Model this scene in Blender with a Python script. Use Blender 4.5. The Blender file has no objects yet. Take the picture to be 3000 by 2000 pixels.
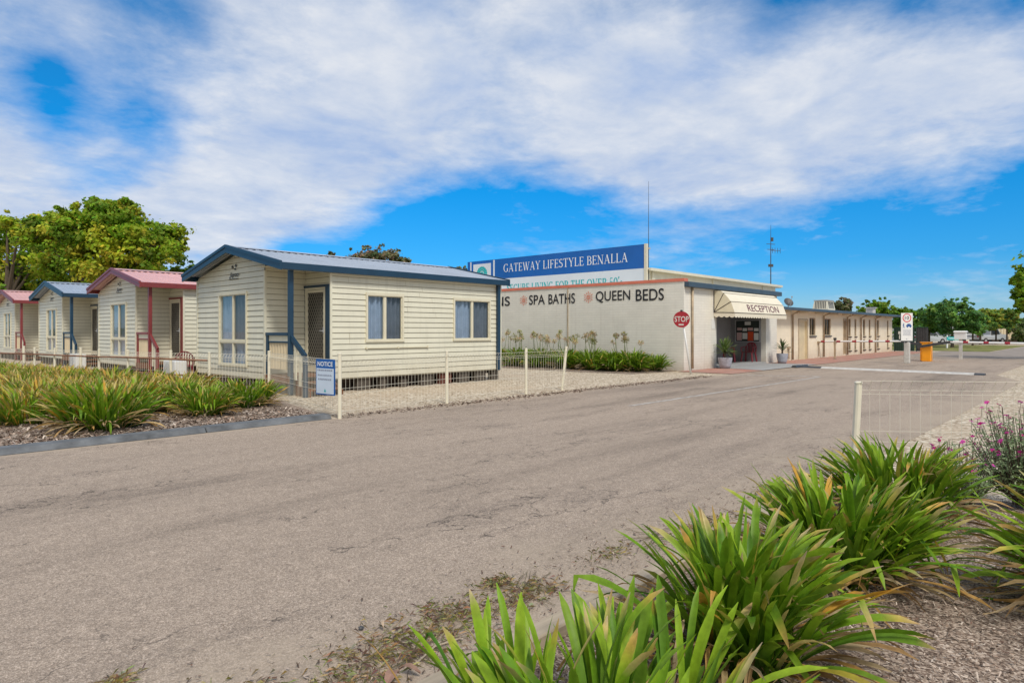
import bpy, bmesh, math, random
from mathutils import Vector, Matrix

R = math.radians
COL = bpy.context.scene.collection
scene = bpy.context.scene

# ------------------------------------------------------------------ tagging and linking
def tag(o, label=None, cat=None, group=None, kind=None):
    if label: o['label'] = label
    if cat: o['category'] = cat
    if group: o['group'] = group
    if kind: o['kind'] = kind
    return o

def thing(name, label, cat, loc=(0, 0, 0), group=None, rz=0.0):
    o = bpy.data.objects.new(name, None)
    COL.objects.link(o)
    o.empty_display_size = 0.2
    o.location = loc
    o.rotation_euler = (0, 0, rz)
    return tag(o, label, cat, group)

def copy_tree(o, parent=None):
    c = o.copy()
    COL.objects.link(c)
    if parent is not None:
        c.parent = parent
    for ch in list(o.children):
        copy_tree(ch, c)
    return c

class MB:
    """collects geometry, builds ONE mesh object"""
    def __init__(self):
        self.v = []; self.f = []; self.m = []; self.c = []
        self.col = (1, 1, 1, 1)
    def vert(self, p):
        self.v.append((p[0], p[1], p[2])); self.c.append(self.col)
        return len(self.v) - 1
    def face(self, pts, mi=0):
        n = [self.vert(p) for p in pts]
        self.f.append(n); self.m.append(mi)
    def box(self, x0, x1, y0, y1, z0, z1, mi=0):
        p = [(x0,y0,z0),(x1,y0,z0),(x1,y1,z0),(x0,y1,z0),(x0,y0,z1),(x1,y0,z1),(x1,y1,z1),(x0,y1,z1)]
        i = [self.vert(q) for q in p]
        for a in ((0,3,2,1),(4,5,6,7),(0,1,5,4),(1,2,6,5),(2,3,7,6),(3,0,4,7)):
            self.f.append([i[k] for k in a]); self.m.append(mi)
    def hexa(self, p, mi=0):
        i = [self.vert(q) for q in p]
        for a in ((0,3,2,1),(4,5,6,7),(0,1,5,4),(1,2,6,5),(2,3,7,6),(3,0,4,7)):
            self.f.append([i[k] for k in a]); self.m.append(mi)
    def fbox(self, F, x0, x1, z0, z1, d0, d1, mi=0):
        P = F.P
        self.hexa([P(x0,z0,d0),P(x1,z0,d0),P(x1,z0,d1),P(x0,z0,d1),P(x0,z1,d0),P(x1,z1,d0),P(x1,z1,d1),P(x0,z1,d1)], mi)
    def bar(self, a, b, w, h=None, mi=0, up=(0,0,1)):
        """rectangular bar from a to b"""
        a = Vector(a); b = Vector(b); h = h or w
        d = (b - a).normalized(); u = Vector(up)
        s = d.cross(u)
        if s.length < 1e-4: s = d.cross(Vector((1,0,0)))
        s.normalize(); t = s.cross(d).normalized()
        s *= w/2; t *= h/2
        self.hexa([a-s-t, a+s-t, a+s+t, a-s+t, b-s-t, b+s-t, b+s+t, b-s+t], mi)
    def tube(self, pts, rad, n=8, mi=0, cap=True):
        pts = [Vector(p) for p in pts]
        if not hasattr(rad, '__len__'): rad = [rad]*len(pts)
        rings = []
        ref = None
        for i, p in enumerate(pts):
            if i == 0: d = pts[1]-p
            elif i == len(pts)-1: d = p-pts[i-1]
            else: d = pts[i+1]-pts[i-1]
            d.normalize()
            if ref is None:
                ref = d.cross(Vector((0,0,1)))
                if ref.length < 1e-3: ref = d.cross(Vector((1,0,0)))
            s = (ref - d*ref.dot(d)).normalized(); t = d.cross(s)
            ref = s
            rings.append([self.vert(p + (s*math.cos(2*math.pi*k/n) + t*math.sin(2*math.pi*k/n))*rad[i]) for k in range(n)])
        for a, b in zip(rings, rings[1:]):
            for k in range(n):
                self.f.append([a[k], a[(k+1)%n], b[(k+1)%n], b[k]]); self.m.append(mi)
        if cap:
            self.f.append(rings[0][::-1]); self.m.append(mi)
            self.f.append(rings[-1]); self.m.append(mi)
    def lathe(self, c, prof, n=24, mi=0):
        rings = []
        for r, z in prof:
            rings.append([self.vert((c[0]+r*math.cos(2*math.pi*k/n), c[1]+r*math.sin(2*math.pi*k/n), c[2]+z)) for k in range(n)])
        for a, b in zip(rings, rings[1:]):
            for k in range(n):
                self.f.append([a[k], a[(k+1)%n], b[(k+1)%n], b[k]]); self.m.append(mi)
        self.f.append(rings[0][::-1]); self.m.append(mi)
        self.f.append(rings[-1]); self.m.append(mi)
    def build(self, name, mats, parent=None, smooth=False, colors=False, origin=None, bevel=0.0):
        org = Vector(origin) if origin is not None else Vector((0,0,0))
        me = bpy.data.meshes.new(name)
        me.from_pydata([tuple(Vector(p)-org) for p in self.v], [], self.f)
        if not isinstance(mats, (list, tuple)): mats = [mats]
        for m in mats: me.materials.append(m)
        me.polygons.foreach_set('material_index', self.m)
        if smooth: me.polygons.foreach_set('use_smooth', [True]*len(self.f))
        if colors:
            at = me.color_attributes.new('tint', 'FLOAT_COLOR', 'POINT')
            at.data.foreach_set('color', [x for c in self.c for x in c])
        me.update()
        o = bpy.data.objects.new(name, me)
        COL.objects.link(o)
        if parent is not None: o.parent = parent
        elif origin is not None: o.location = org
        if bevel:
            b = o.modifiers.new('bevel', 'BEVEL'); b.width = bevel; b.segments = 1; b.limit_method = 'ANGLE'; b.angle_limit = R(50)
        return o

class Frame:
    """wall plane: O origin, ux along the wall (reading left to right from outside), n outward"""
    def __init__(self, O, ux, n):
        self.O = Vector(O); self.ux = Vector(ux); self.n = Vector(n)
    def P(self, x, z, d=0.0):
        return self.O + self.ux*x + self.n*d + Vector((0,0,z))

# ------------------------------------------------------------------ materials
def new_mat(name):
    m = bpy.data.materials.new(name); m.use_nodes = True
    nt = m.node_tree; nt.nodes.clear()
    out = nt.nodes.new('ShaderNodeOutputMaterial')
    return m, nt, out

def ramp(nt, fac, stops):
    r = nt.nodes.new('ShaderNodeValToRGB')
    el = r.color_ramp.elements
    while len(el) < len(stops): el.new(0.5)
    for e, (p, c) in zip(el, stops):
        e.position = p; e.color = (c[0], c[1], c[2], 1) if hasattr(c, '__len__') else (c, c, c, 1)
    nt.links.new(fac, r.inputs[0])
    return r.outputs[0]

def noise(nt, vec, scale, detail=4, rough=0.55, dist=0.0):
    n = nt.nodes.new('ShaderNodeTexNoise')
    n.inputs['Scale'].default_value = scale; n.inputs['Detail'].default_value = detail
    n.inputs['Roughness'].default_value = rough; n.inputs['Distortion'].default_value = dist
    if vec is not None: nt.links.new(vec, n.inputs['Vector'])
    return n.outputs['Fac']

def math_(nt, op, a, b=None, c=None, clamp=False):
    n = nt.nodes.new('ShaderNodeMath'); n.operation = op; n.use_clamp = clamp
    for i, x in enumerate((a, b, c)):
        if x is None: continue
        if isinstance(x, (int, float)): n.inputs[i].default_value = x
        else: nt.links.new(x, n.inputs[i])
    return n.outputs[0]

def mixc(nt, fac, a, b, mode='MIX'):
    n = nt.nodes.new('ShaderNodeMix'); n.data_type = 'RGBA'; n.blend_type = mode
    for s, x in ((n.inputs[0], fac), (n.inputs[6], a), (n.inputs[7], b)):
        if isinstance(x, (int, float)): s.default_value = x
        elif isinstance(x, tuple): s.default_value = (x[0], x[1], x[2], 1)
        else: nt.links.new(x, s)
    return n.outputs[2]

def coord(nt, kind='Object', scale=None):
    t = nt.nodes.new('ShaderNodeTexCoord')
    s = t.outputs[kind]
    if scale:
        mp = nt.nodes.new('ShaderNodeMapping'); mp.inputs['Scale'].default_value = scale
        nt.links.new(s, mp.inputs[0]); s = mp.outputs[0]
    return s

def worldpos(nt, scale=None):
    g = nt.nodes.new('ShaderNodeNewGeometry')
    s = g.outputs['Position']
    if scale:
        mp = nt.nodes.new('ShaderNodeMapping'); mp.inputs['Scale'].default_value = scale
        nt.links.new(s, mp.inputs[0]); s = mp.outputs[0]
    return s

def bsdf(nt, out, color, rough=0.6, metal=0.0, spec=0.4, bump=None, bstr=0.3, bdist=0.01):
    b = nt.nodes.new('ShaderNodeBsdfPrincipled')
    for s, x in ((b.inputs['Base Color'], color), (b.inputs['Roughness'], rough)):
        if isinstance(x, (int, float)): s.default_value = x
        elif isinstance(x, tuple): s.default_value = (x[0], x[1], x[2], 1)
        else: nt.links.new(x, s)
    b.inputs['Metallic'].default_value = metal
    b.inputs['Specular IOR Level'].default_value = spec
    if bump is not None:
        bp = nt.nodes.new('ShaderNodeBump'); bp.inputs['Strength'].default_value = bstr; bp.inputs['Distance'].default_value = bdist
        nt.links.new(bump, bp.inputs['Height']); nt.links.new(bp.outputs[0], b.inputs['Normal'])
    nt.links.new(b.outputs[0], out.inputs[0])
    return b

def pmat(name, base, var=0.12, scale=3.0, rough=0.6, spec=0.4, metal=0.0, bscale=0, bstr=0.2, bdist=0.004, streak=0.0, stretch=None):
    """general painted / plain surface: base colour with mottled dirt"""
    m, nt, out = new_mat(name)
    v = worldpos(nt, stretch)
    n = noise(nt, v, scale, 6, 0.6)
    lo = tuple(c*(1-var) for c in base); hi = tuple(min(1, c*(1+var)) for c in base)
    col = ramp(nt, n, [(0.3, lo), (0.7, hi)])
    if streak:
        v2 = worldpos(nt, (6, 6, 0.35))
        s = noise(nt, v2, 1.6, 5, 0.6)
        f = math_(nt, 'MULTIPLY', ramp(nt, s, [(0.52, 0.0), (0.75, 1.0)]), streak)
        col = mixc(nt, f, col, tuple(c*0.55 for c in base))
    bp = noise(nt, worldpos(nt), bscale, 4, 0.6) if bscale else None
    bsdf(nt, out, col, rough, metal, spec, bp, bstr, bdist)
    return m

def leaf_mat(name, gloss=0.35, trans=0.25, spec=0.4, gain=1.0):
    m, nt, out = new_mat(name)
    a = nt.nodes.new('ShaderNodeAttribute'); a.attribute_name = 'tint'
    col = a.outputs['Color']
    n = noise(nt, worldpos(nt), 30.0, 3)
    col = mixc(nt, 1.0, col, ramp(nt, n, [(0.3, 0.8*gain), (0.7, 1.15*gain)]), 'MULTIPLY')
    b = bsdf(nt, out, col, gloss, 0, spec)
    t = nt.nodes.new('ShaderNodeBsdfTranslucent')
    nt.links.new(col, t.inputs[0])
    mx = nt.nodes.new('ShaderNodeMixShader'); mx.inputs[0].default_value = trans
    nt.links.new(b.outputs[0], mx.inputs[1]); nt.links.new(t.outputs[0], mx.inputs[2])
    nt.links.new(mx.outputs[0], out.inputs[0])
    return m

def glass_mat(name, tint=(0.5, 0.55, 0.6), refl=0.25):
    m, nt, out = new_mat(name)
    tr = nt.nodes.new('ShaderNodeBsdfTransparent'); tr.inputs[0].default_value = (*tint, 1)
    gl = nt.nodes.new('ShaderNodeBsdfGlossy'); gl.inputs['Roughness'].default_value = 0.03
    lw = nt.nodes.new('ShaderNodeLayerWeight'); lw.inputs[0].default_value = 0.5
    f = math_(nt, 'ADD', math_(nt, 'MULTIPLY', math_(nt, 'POWER', lw.outputs['Facing'], 4.0), 0.8), refl, clamp=True)
    mx = nt.nodes.new('ShaderNodeMixShader')
    nt.links.new(f, mx.inputs[0]); nt.links.new(tr.outputs[0], mx.inputs[1]); nt.links.new(gl.outputs[0], mx.inputs[2])
    nt.links.new(mx.outputs[0], out.inputs[0])
    return m

M = {}
M['siding_gap'] = pmat('weatherboard_groove', (0.40, 0.365, 0.27), 0.1, 3, 0.7)  # cream darkened to paint shade into the grooves; butt joints share it
M['siding'] = pmat('cream_weatherboard', (0.69, 0.665, 0.525), 0.06, 1.2, 0.45, 0.35, streak=0.22)
M['trim'] = pmat('cream_window_trim', (0.68, 0.635, 0.48), 0.06, 4, 0.4, 0.4)
M['blue'] = pmat('dark_blue_paint', (0.010, 0.042, 0.080), 0.12, 3, 0.4, 0.5)
M['red'] = pmat('barn_red_paint', (0.21, 0.036, 0.036), 0.12, 3, 0.4, 0.5)
M['roof_blue'] = pmat('blue_grey_roof_sheet', (0.36, 0.41, 0.48), 0.10, 1.5, 0.35, 0.6)
M['roof_red'] = pmat('faded_red_roof_sheet', (0.70, 0.40, 0.37), 0.10, 1.5, 0.35, 0.6)
M['porch_panel'] = pmat('cream_corrugated_sheet', (0.62, 0.52, 0.35), 0.05, 2, 0.45)
M['brown_wood'] = pmat('brown_stained_timber', (0.19, 0.075, 0.03), 0.3, 6, 0.6, stretch=(1, 1, 6))
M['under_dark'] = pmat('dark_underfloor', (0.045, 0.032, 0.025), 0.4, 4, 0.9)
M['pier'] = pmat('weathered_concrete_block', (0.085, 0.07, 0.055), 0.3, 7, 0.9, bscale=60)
M['pier_red'] = pmat('old_red_brick', (0.12, 0.04, 0.025), 0.3, 7, 0.9, bscale=60)
M['glass'] = glass_mat('window_glass', (0.74, 0.80, 0.88), 0.06)
M['glass_screen'] = glass_mat('flyscreened_glass', (0.50, 0.52, 0.55), 0.04)
M['glass_dark'] = glass_mat('tinted_screen_glass', (0.34, 0.37, 0.42), 0.03)
M['glass_blue'] = glass_mat('sky_reflecting_glass', (0.74, 0.82, 0.92), 0.12)
M['curtain'] = pmat('blue_grey_curtain', (0.42, 0.48, 0.54), 0.1, 6, 0.9, 0.1)
M['black'] = pmat('black_paint', (0.012, 0.012, 0.013), 0.1, 3, 0.5)
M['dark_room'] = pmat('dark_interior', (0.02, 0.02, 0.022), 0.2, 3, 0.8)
M['mesh_door'] = pmat('door_lattice_metal', (0.26, 0.24, 0.19), 0.1, 8, 0.5)
M['white'] = pmat('white_paint', (0.78, 0.78, 0.76), 0.05, 3, 0.45)
M['white_worn'] = pmat('worn_white_paint', (0.55, 0.53, 0.49), 0.2, 6, 0.6)
M['fence'] = pmat('cream_powder_coat', (0.74, 0.69, 0.54), 0.07, 5, 0.45)
M['fence_white'] = pmat('pale_wire_coat', (0.70, 0.66, 0.54), 0.05, 5, 0.45)
M['rust'] = pmat('rusty_pipe', (0.24, 0.12, 0.07), 0.45, 9, 0.8)
M['wall_brick'] = None
M['salmon'] = pmat('salmon_paint', (0.66, 0.19, 0.12), 0.10, 3, 0.55)
M['fascia'] = pmat('slate_blue_fascia', (0.055, 0.085, 0.115), 0.15, 2, 0.45)
M['cream_clad'] = pmat('cream_cladding', (0.66, 0.62, 0.49), 0.06, 2, 0.5, streak=0.2)
M['sign_blue'] = pmat('sign_blue_vinyl', (0.005, 0.11, 0.42), 0.12, 0.7, 0.35, 0.5)
M['sign_white'] = pmat('sign_white_vinyl', (0.66, 0.72, 0.78), 0.05, 0.8, 0.4, 0.5)
M['sign_pale'] = pmat('notice_pale_vinyl', (0.62, 0.72, 0.84), 0.04, 4, 0.4, 0.5)
M['teal'] = pmat('teal_vinyl', (0.01, 0.42, 0.44), 0.1, 2, 0.45)
M['letter_white'] = pmat('letter_white', (0.82, 0.86, 0.9), 0.03, 2, 0.5)
M['letter_black'] = pmat('letter_black', (0.02, 0.02, 0.022), 0.2, 2, 0.6)
M['letter_grey'] = pmat('letter_grey', (0.30, 0.33, 0.42), 0.1, 2, 0.6)
M['letter_maroon'] = pmat('letter_maroon', (0.14, 0.05, 0.07), 0.1, 2, 0.7)
M['sun_orange'] = pmat('painted_orange_sun', (0.72, 0.24, 0.15), 0.08, 2, 0.6)
M['stop_red'] = pmat('stop_sign_red', (0.30, 0.012, 0.022), 0.1, 3, 0.4)
M['awning'] = pmat('shaded_cream_canvas', (0.72, 0.66, 0.49), 0.06, 2.5, 0.8, 0.1, streak=0.12)  # hood ends: same canvas with side shade put into the colour
M['awning_lit'] = pmat('lit_cream_canvas', (0.76, 0.70, 0.56), 0.05, 2.5, 0.8, 0.1, streak=0.12)  # hood front and valance: lit copy of the same canvas
M['awning_piping'] = pmat('dark_piping', (0.06, 0.045, 0.04), 0.1, 3, 0.7)
M['grey_wall'] = pmat('grey_painted_wall', (0.27, 0.265, 0.27), 0.08, 2, 0.6)
M['red_plastic'] = pmat('dark_red_plastic', (0.20, 0.012, 0.022), 0.1, 5, 0.4)
M['paper'] = pmat('white_paper', (0.72, 0.72, 0.68), 0.05, 5, 0.8)
M['paper_red'] = pmat('red_orange_poster', (0.62, 0.075, 0.02), 0.08, 5, 0.7)
M['paper_pink'] = pmat('pink_paper', (0.60, 0.40, 0.38), 0.05, 5, 0.8)
M['board_dark'] = pmat('dark_board_felt', (0.035, 0.045, 0.04), 0.2, 5, 0.9)
M['pot'] = pmat('grey_glazed_pot', (0.36, 0.37, 0.42), 0.2, 9, 0.6, bscale=30)
M['soil'] = pmat('potting_soil', (0.05, 0.035, 0.025), 0.4, 20, 0.95)
M['cream_door'] = pmat('cream_door_paint', (0.66, 0.56, 0.36), 0.08, 3, 0.5, streak=0.25)
M['brown_pipe'] = pmat('rust_stained_downpipe', (0.42, 0.33, 0.22), 0.3, 3, 0.6, streak=0.35)
M['orange'] = pmat('orange_cabinet_paint', (0.95, 0.36, 0.008), 0.06, 4, 0.4, 0.5, streak=0.1)
M['dark_metal'] = pmat('dark_grey_metal', (0.05, 0.052, 0.055), 0.2, 6, 0.5, 0.5)
M['grey_metal'] = pmat('galvanised_metal', (0.38, 0.39, 0.40), 0.15, 6, 0.45, 0.5)
M['band_red'] = pmat('red_reflective_band', (0.35, 0.02, 0.04), 0.1, 6, 0.4)
M['sign_ring'] = pmat('speed_ring_red', (0.62, 0.05, 0.07), 0.05, 6, 0.5)
M['icon_blue'] = pmat('icon_blue', (0.02, 0.09, 0.30), 0.05, 6, 0.5)
M['green_panel'] = pmat('dark_green_sheet', (0.022, 0.06, 0.045), 0.15, 3, 0.5)
M['car_white'] = pmat('white_car_paint', (0.42, 0.44, 0.46), 0.03, 3, 0.25, 0.6)
M['car_dark'] = pmat('dark_blue_panel', (0.03, 0.045, 0.09), 0.1, 4, 0.4)
M['car_glass'] = pmat('dark_vehicle_glass', (0.03, 0.035, 0.04), 0.1, 4, 0.1, 0.6)
M['tyre'] = pmat('black_rubber', (0.02, 0.02, 0.02), 0.2, 8, 0.85)
M['bark'] = pmat('brown_bark', (0.11, 0.085, 0.06), 0.35, 8, 0.95, bscale=25, bstr=0.5, bdist=0.02, stretch=(4, 4, 1))
M['timber'] = pmat('sun_bleached_timber', (0.40, 0.33, 0.24), 0.18, 3, 0.85, bscale=40, stretch=(0.5, 8, 8))
M['kerb'] = pmat('blue_grey_kerb', (0.13, 0.138, 0.145), 0.4, 4, 0.85, bscale=120, bstr=0.3)
M['ac_white'] = pmat('off_white_casing', (0.66, 0.67, 0.66), 0.05, 4, 0.5)
M['petal'] = pmat('magenta_petal', (0.42, 0.012, 0.16), 0.2, 30, 0.6)
M['agap'] = leaf_mat('strap_leaf', 0.45, 0.28, 0.22)
M['dry'] = leaf_mat('dry_leaf', 0.8, 0.15, 0.1)
M['tree'] = leaf_mat('tree_leaf', 0.55, 0.42, 0.2, 1.25)
M['chips'] = leaf_mat('bark_chips', 0.95, 0.0, 0.1)

def grime(mat, top, amount, col):
    nt = mat.node_tree
    b = next(n for n in nt.nodes if n.type == 'BSDF_PRINCIPLED')
    src = b.inputs['Base Color'].links[0].from_socket
    sp = nt.nodes.new('ShaderNodeSeparateXYZ'); nt.links.new(worldpos(nt), sp.inputs[0])
    f = math_(nt, 'MULTIPLY', math_(nt, 'MAXIMUM', math_(nt, 'SUBTRACT', top, sp.outputs[2]), 0.0), noise(nt, worldpos(nt), 2.2, 6, 0.65))
    nt.links.new(mixc(nt, math_(nt, 'MULTIPLY', f, amount, clamp=True), src, col), b.inputs['Base Color'])
grime(M['siding'], 0.9, 1.3, (0.42, 0.35, 0.24))
def brick_mat(name, base, mortar_k=0.72, scale=1.0, course=0.10, width=0.4, bstr=0.35):
    """painted masonry: colour nearly flat, courses show as shallow shaded joints"""
    m, nt, out = new_mat(name)
    g = nt.nodes.new('ShaderNodeNewGeometry')
    sp = nt.nodes.new('ShaderNodeSeparateXYZ'); nt.links.new(g.outputs['Position'], sp.inputs[0])
    cb = nt.nodes.new('ShaderNodeCombineXYZ')
    nt.links.new(math_(nt, 'ADD', sp.outputs[0], sp.outputs[1]), cb.inputs[0])
    nt.links.new(sp.outputs[2], cb.inputs[1])
    br = nt.nodes.new('ShaderNodeTexBrick')
    nt.links.new(cb.outputs[0], br.inputs['Vector'])
    br.inputs['Scale'].default_value = 1.0
    br.inputs['Mortar Size'].default_value = 0.011
    br.inputs['Mortar Smooth'].default_value = 0.4
    br.inputs['Brick Width'].default_value = width
    br.inputs['Row Height'].default_value = course
    br.inputs['Color1'].default_value = (*base, 1)
    br.inputs['Color2'].default_value = (*[c*0.955 for c in base], 1)
    br.inputs['Mortar'].default_value = (*[c*mortar_k for c in base], 1)
    n = noise(nt, worldpos(nt), 0.9, 6, 0.6)
    col = mixc(nt, 1.0, br.outputs['Color'], ramp(nt, n, [(0.3, 0.92), (0.7, 1.05)]), 'MULTIPLY')
    s = noise(nt, worldpos(nt, (5, 5, 0.3)), 1.4, 5, 0.6)
    col = mixc(nt, math_(nt, 'MULTIPLY', ramp(nt, s, [(0.55, 0.0), (0.8, 1.0)]), 0.25), col, (0.42, 0.36, 0.27))
    # splash dirt near the ground
    low = math_(nt, 'SUBTRACT', 0.55, sp.outputs[2])
    low = math_(nt, 'MULTIPLY', math_(nt, 'MAXIMUM', low, 0.0), noise(nt, worldpos(nt), 3.0, 5))
    col = mixc(nt, math_(nt, 'MULTIPLY', low, 1.4, clamp=True), col, (0.36, 0.27, 0.2))
    inv = math_(nt, 'SUBTRACT', 1.0, br.outputs['Fac'])
    h = math_(nt, 'ADD', inv, math_(nt, 'MULTIPLY', noise(nt, worldpos(nt), 40, 3), 0.25))
    bsdf(nt, out, col, 0.6, 0, 0.3, h, bstr, 0.008)
    return m
M['wall_brick'] = brick_mat('cream_painted_brick', (0.77, 0.74, 0.65), 0.91, course=0.10, width=0.42)
M['wing_brick'] = brick_mat('cream_painted_blockwork', (0.86, 0.77, 0.59), 0.95, course=0.2, width=0.4)

def paver_mat():
    m, nt, out = new_mat('salmon_brick_paving')
    br = nt.nodes.new('ShaderNodeTexBrick')
    nt.links.new(worldpos(nt), br.inputs['Vector'])
    br.inputs['Scale'].default_value = 1.0
    br.inputs['Brick Width'].default_value = 0.23; br.inputs['Row Height'].default_value = 0.115
    br.inputs['Mortar Size'].default_value = 0.006
    br.inputs['Color1'].default_value = (0.46, 0.20, 0.15, 1); br.inputs['Color2'].default_value = (0.36, 0.17, 0.13, 1)
    br.inputs['Mortar'].default_value = (0.30, 0.23, 0.19, 1)
    n = noise(nt, worldpos(nt), 1.2, 6, 0.6)
    col = mixc(nt, ramp(nt, n, [(0.4, 0.05), (0.7, 0.6)]), br.outputs['Color'], (0.42, 0.33, 0.27))
    bsdf(nt, out, col, 0.9, 0, 0.2, br.outputs['Fac'], -0.2, 0.004)
    return m
M['paver'] = paver_mat()
M['concrete'] = pmat('pale_concrete', (0.36, 0.36, 0.35), 0.12, 1.5, 0.9, 0.2, bscale=60)

def ground_mat():
    """crushed-stone gravel and dirt, warm and pale"""
    m, nt, out = new_mat('crushed_gravel')
    w = worldpos(nt)
    vo = nt.nodes.new('ShaderNodeTexVoronoi'); vo.inputs['Scale'].default_value = 22
    nt.links.new(w, vo.inputs['Vector'])
    bw = nt.nodes.new('ShaderNodeSeparateColor'); nt.links.new(vo.outputs['Color'], bw.inputs[0])
    stone = ramp(nt, bw.outputs[0], [(0.0, (0.24, 0.17, 0.11)), (0.3, (0.50, 0.40, 0.28)), (0.7, (0.68, 0.57, 0.42)), (1.0, (0.86, 0.77, 0.62))])
    d = ramp(nt, vo.outputs['Distance'], [(0.0, 1.06), (0.62, 0.78)])
    stone = mixc(nt, 1.0, stone, d, 'MULTIPLY')
    big = noise(nt, w, 0.45, 6, 0.62)
    mid = noise(nt, w, 2.6, 5, 0.6)
    sand = ramp(nt, mid, [(0.3, (0.42, 0.33, 0.23)), (0.7, (0.55, 0.44, 0.32))])
    col = mixc(nt, ramp(nt, big, [(0.52, 0.0), (0.66, 0.75)]), stone, sand)
    speck = noise(nt, w, 14, 4, 0.7)
    col = mixc(nt, ramp(nt, speck, [(0.62, 0.0), (0.74, 0.55)]), col, (0.12, 0.085, 0.055))
    bsdf(nt, out, col, 0.95, 0, 0.15, vo.outputs['Distance'], -0.5, 0.02)
    return m
M['gravel'] = ground_mat()

def sand_mat():
    m, nt, out = new_mat('sandy_verge')
    w = worldpos(nt)
    n1 = noise(nt, w, 1.3, 7, 0.65); n2 = noise(nt, w, 60, 3, 0.7); n3 = noise(nt, w, 9, 5, 0.7)
    col = ramp(nt, n1, [(0.3, (0.36, 0.28, 0.20)), (0.7, (0.50, 0.41, 0.305))])
    col = mixc(nt, 1.0, col, ramp(nt, n2, [(0.25, 0.7), (0.75, 1.22)]), 'MULTIPLY')
    col = mixc(nt, ramp(nt, n3, [(0.62, 0.0), (0.75, 0.5)]), col, (0.15, 0.11, 0.08))
    bsdf(nt, out, col, 0.95, 0, 0.1, n2, 0.5, 0.006)
    return m
M['sand'] = sand_mat()

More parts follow.
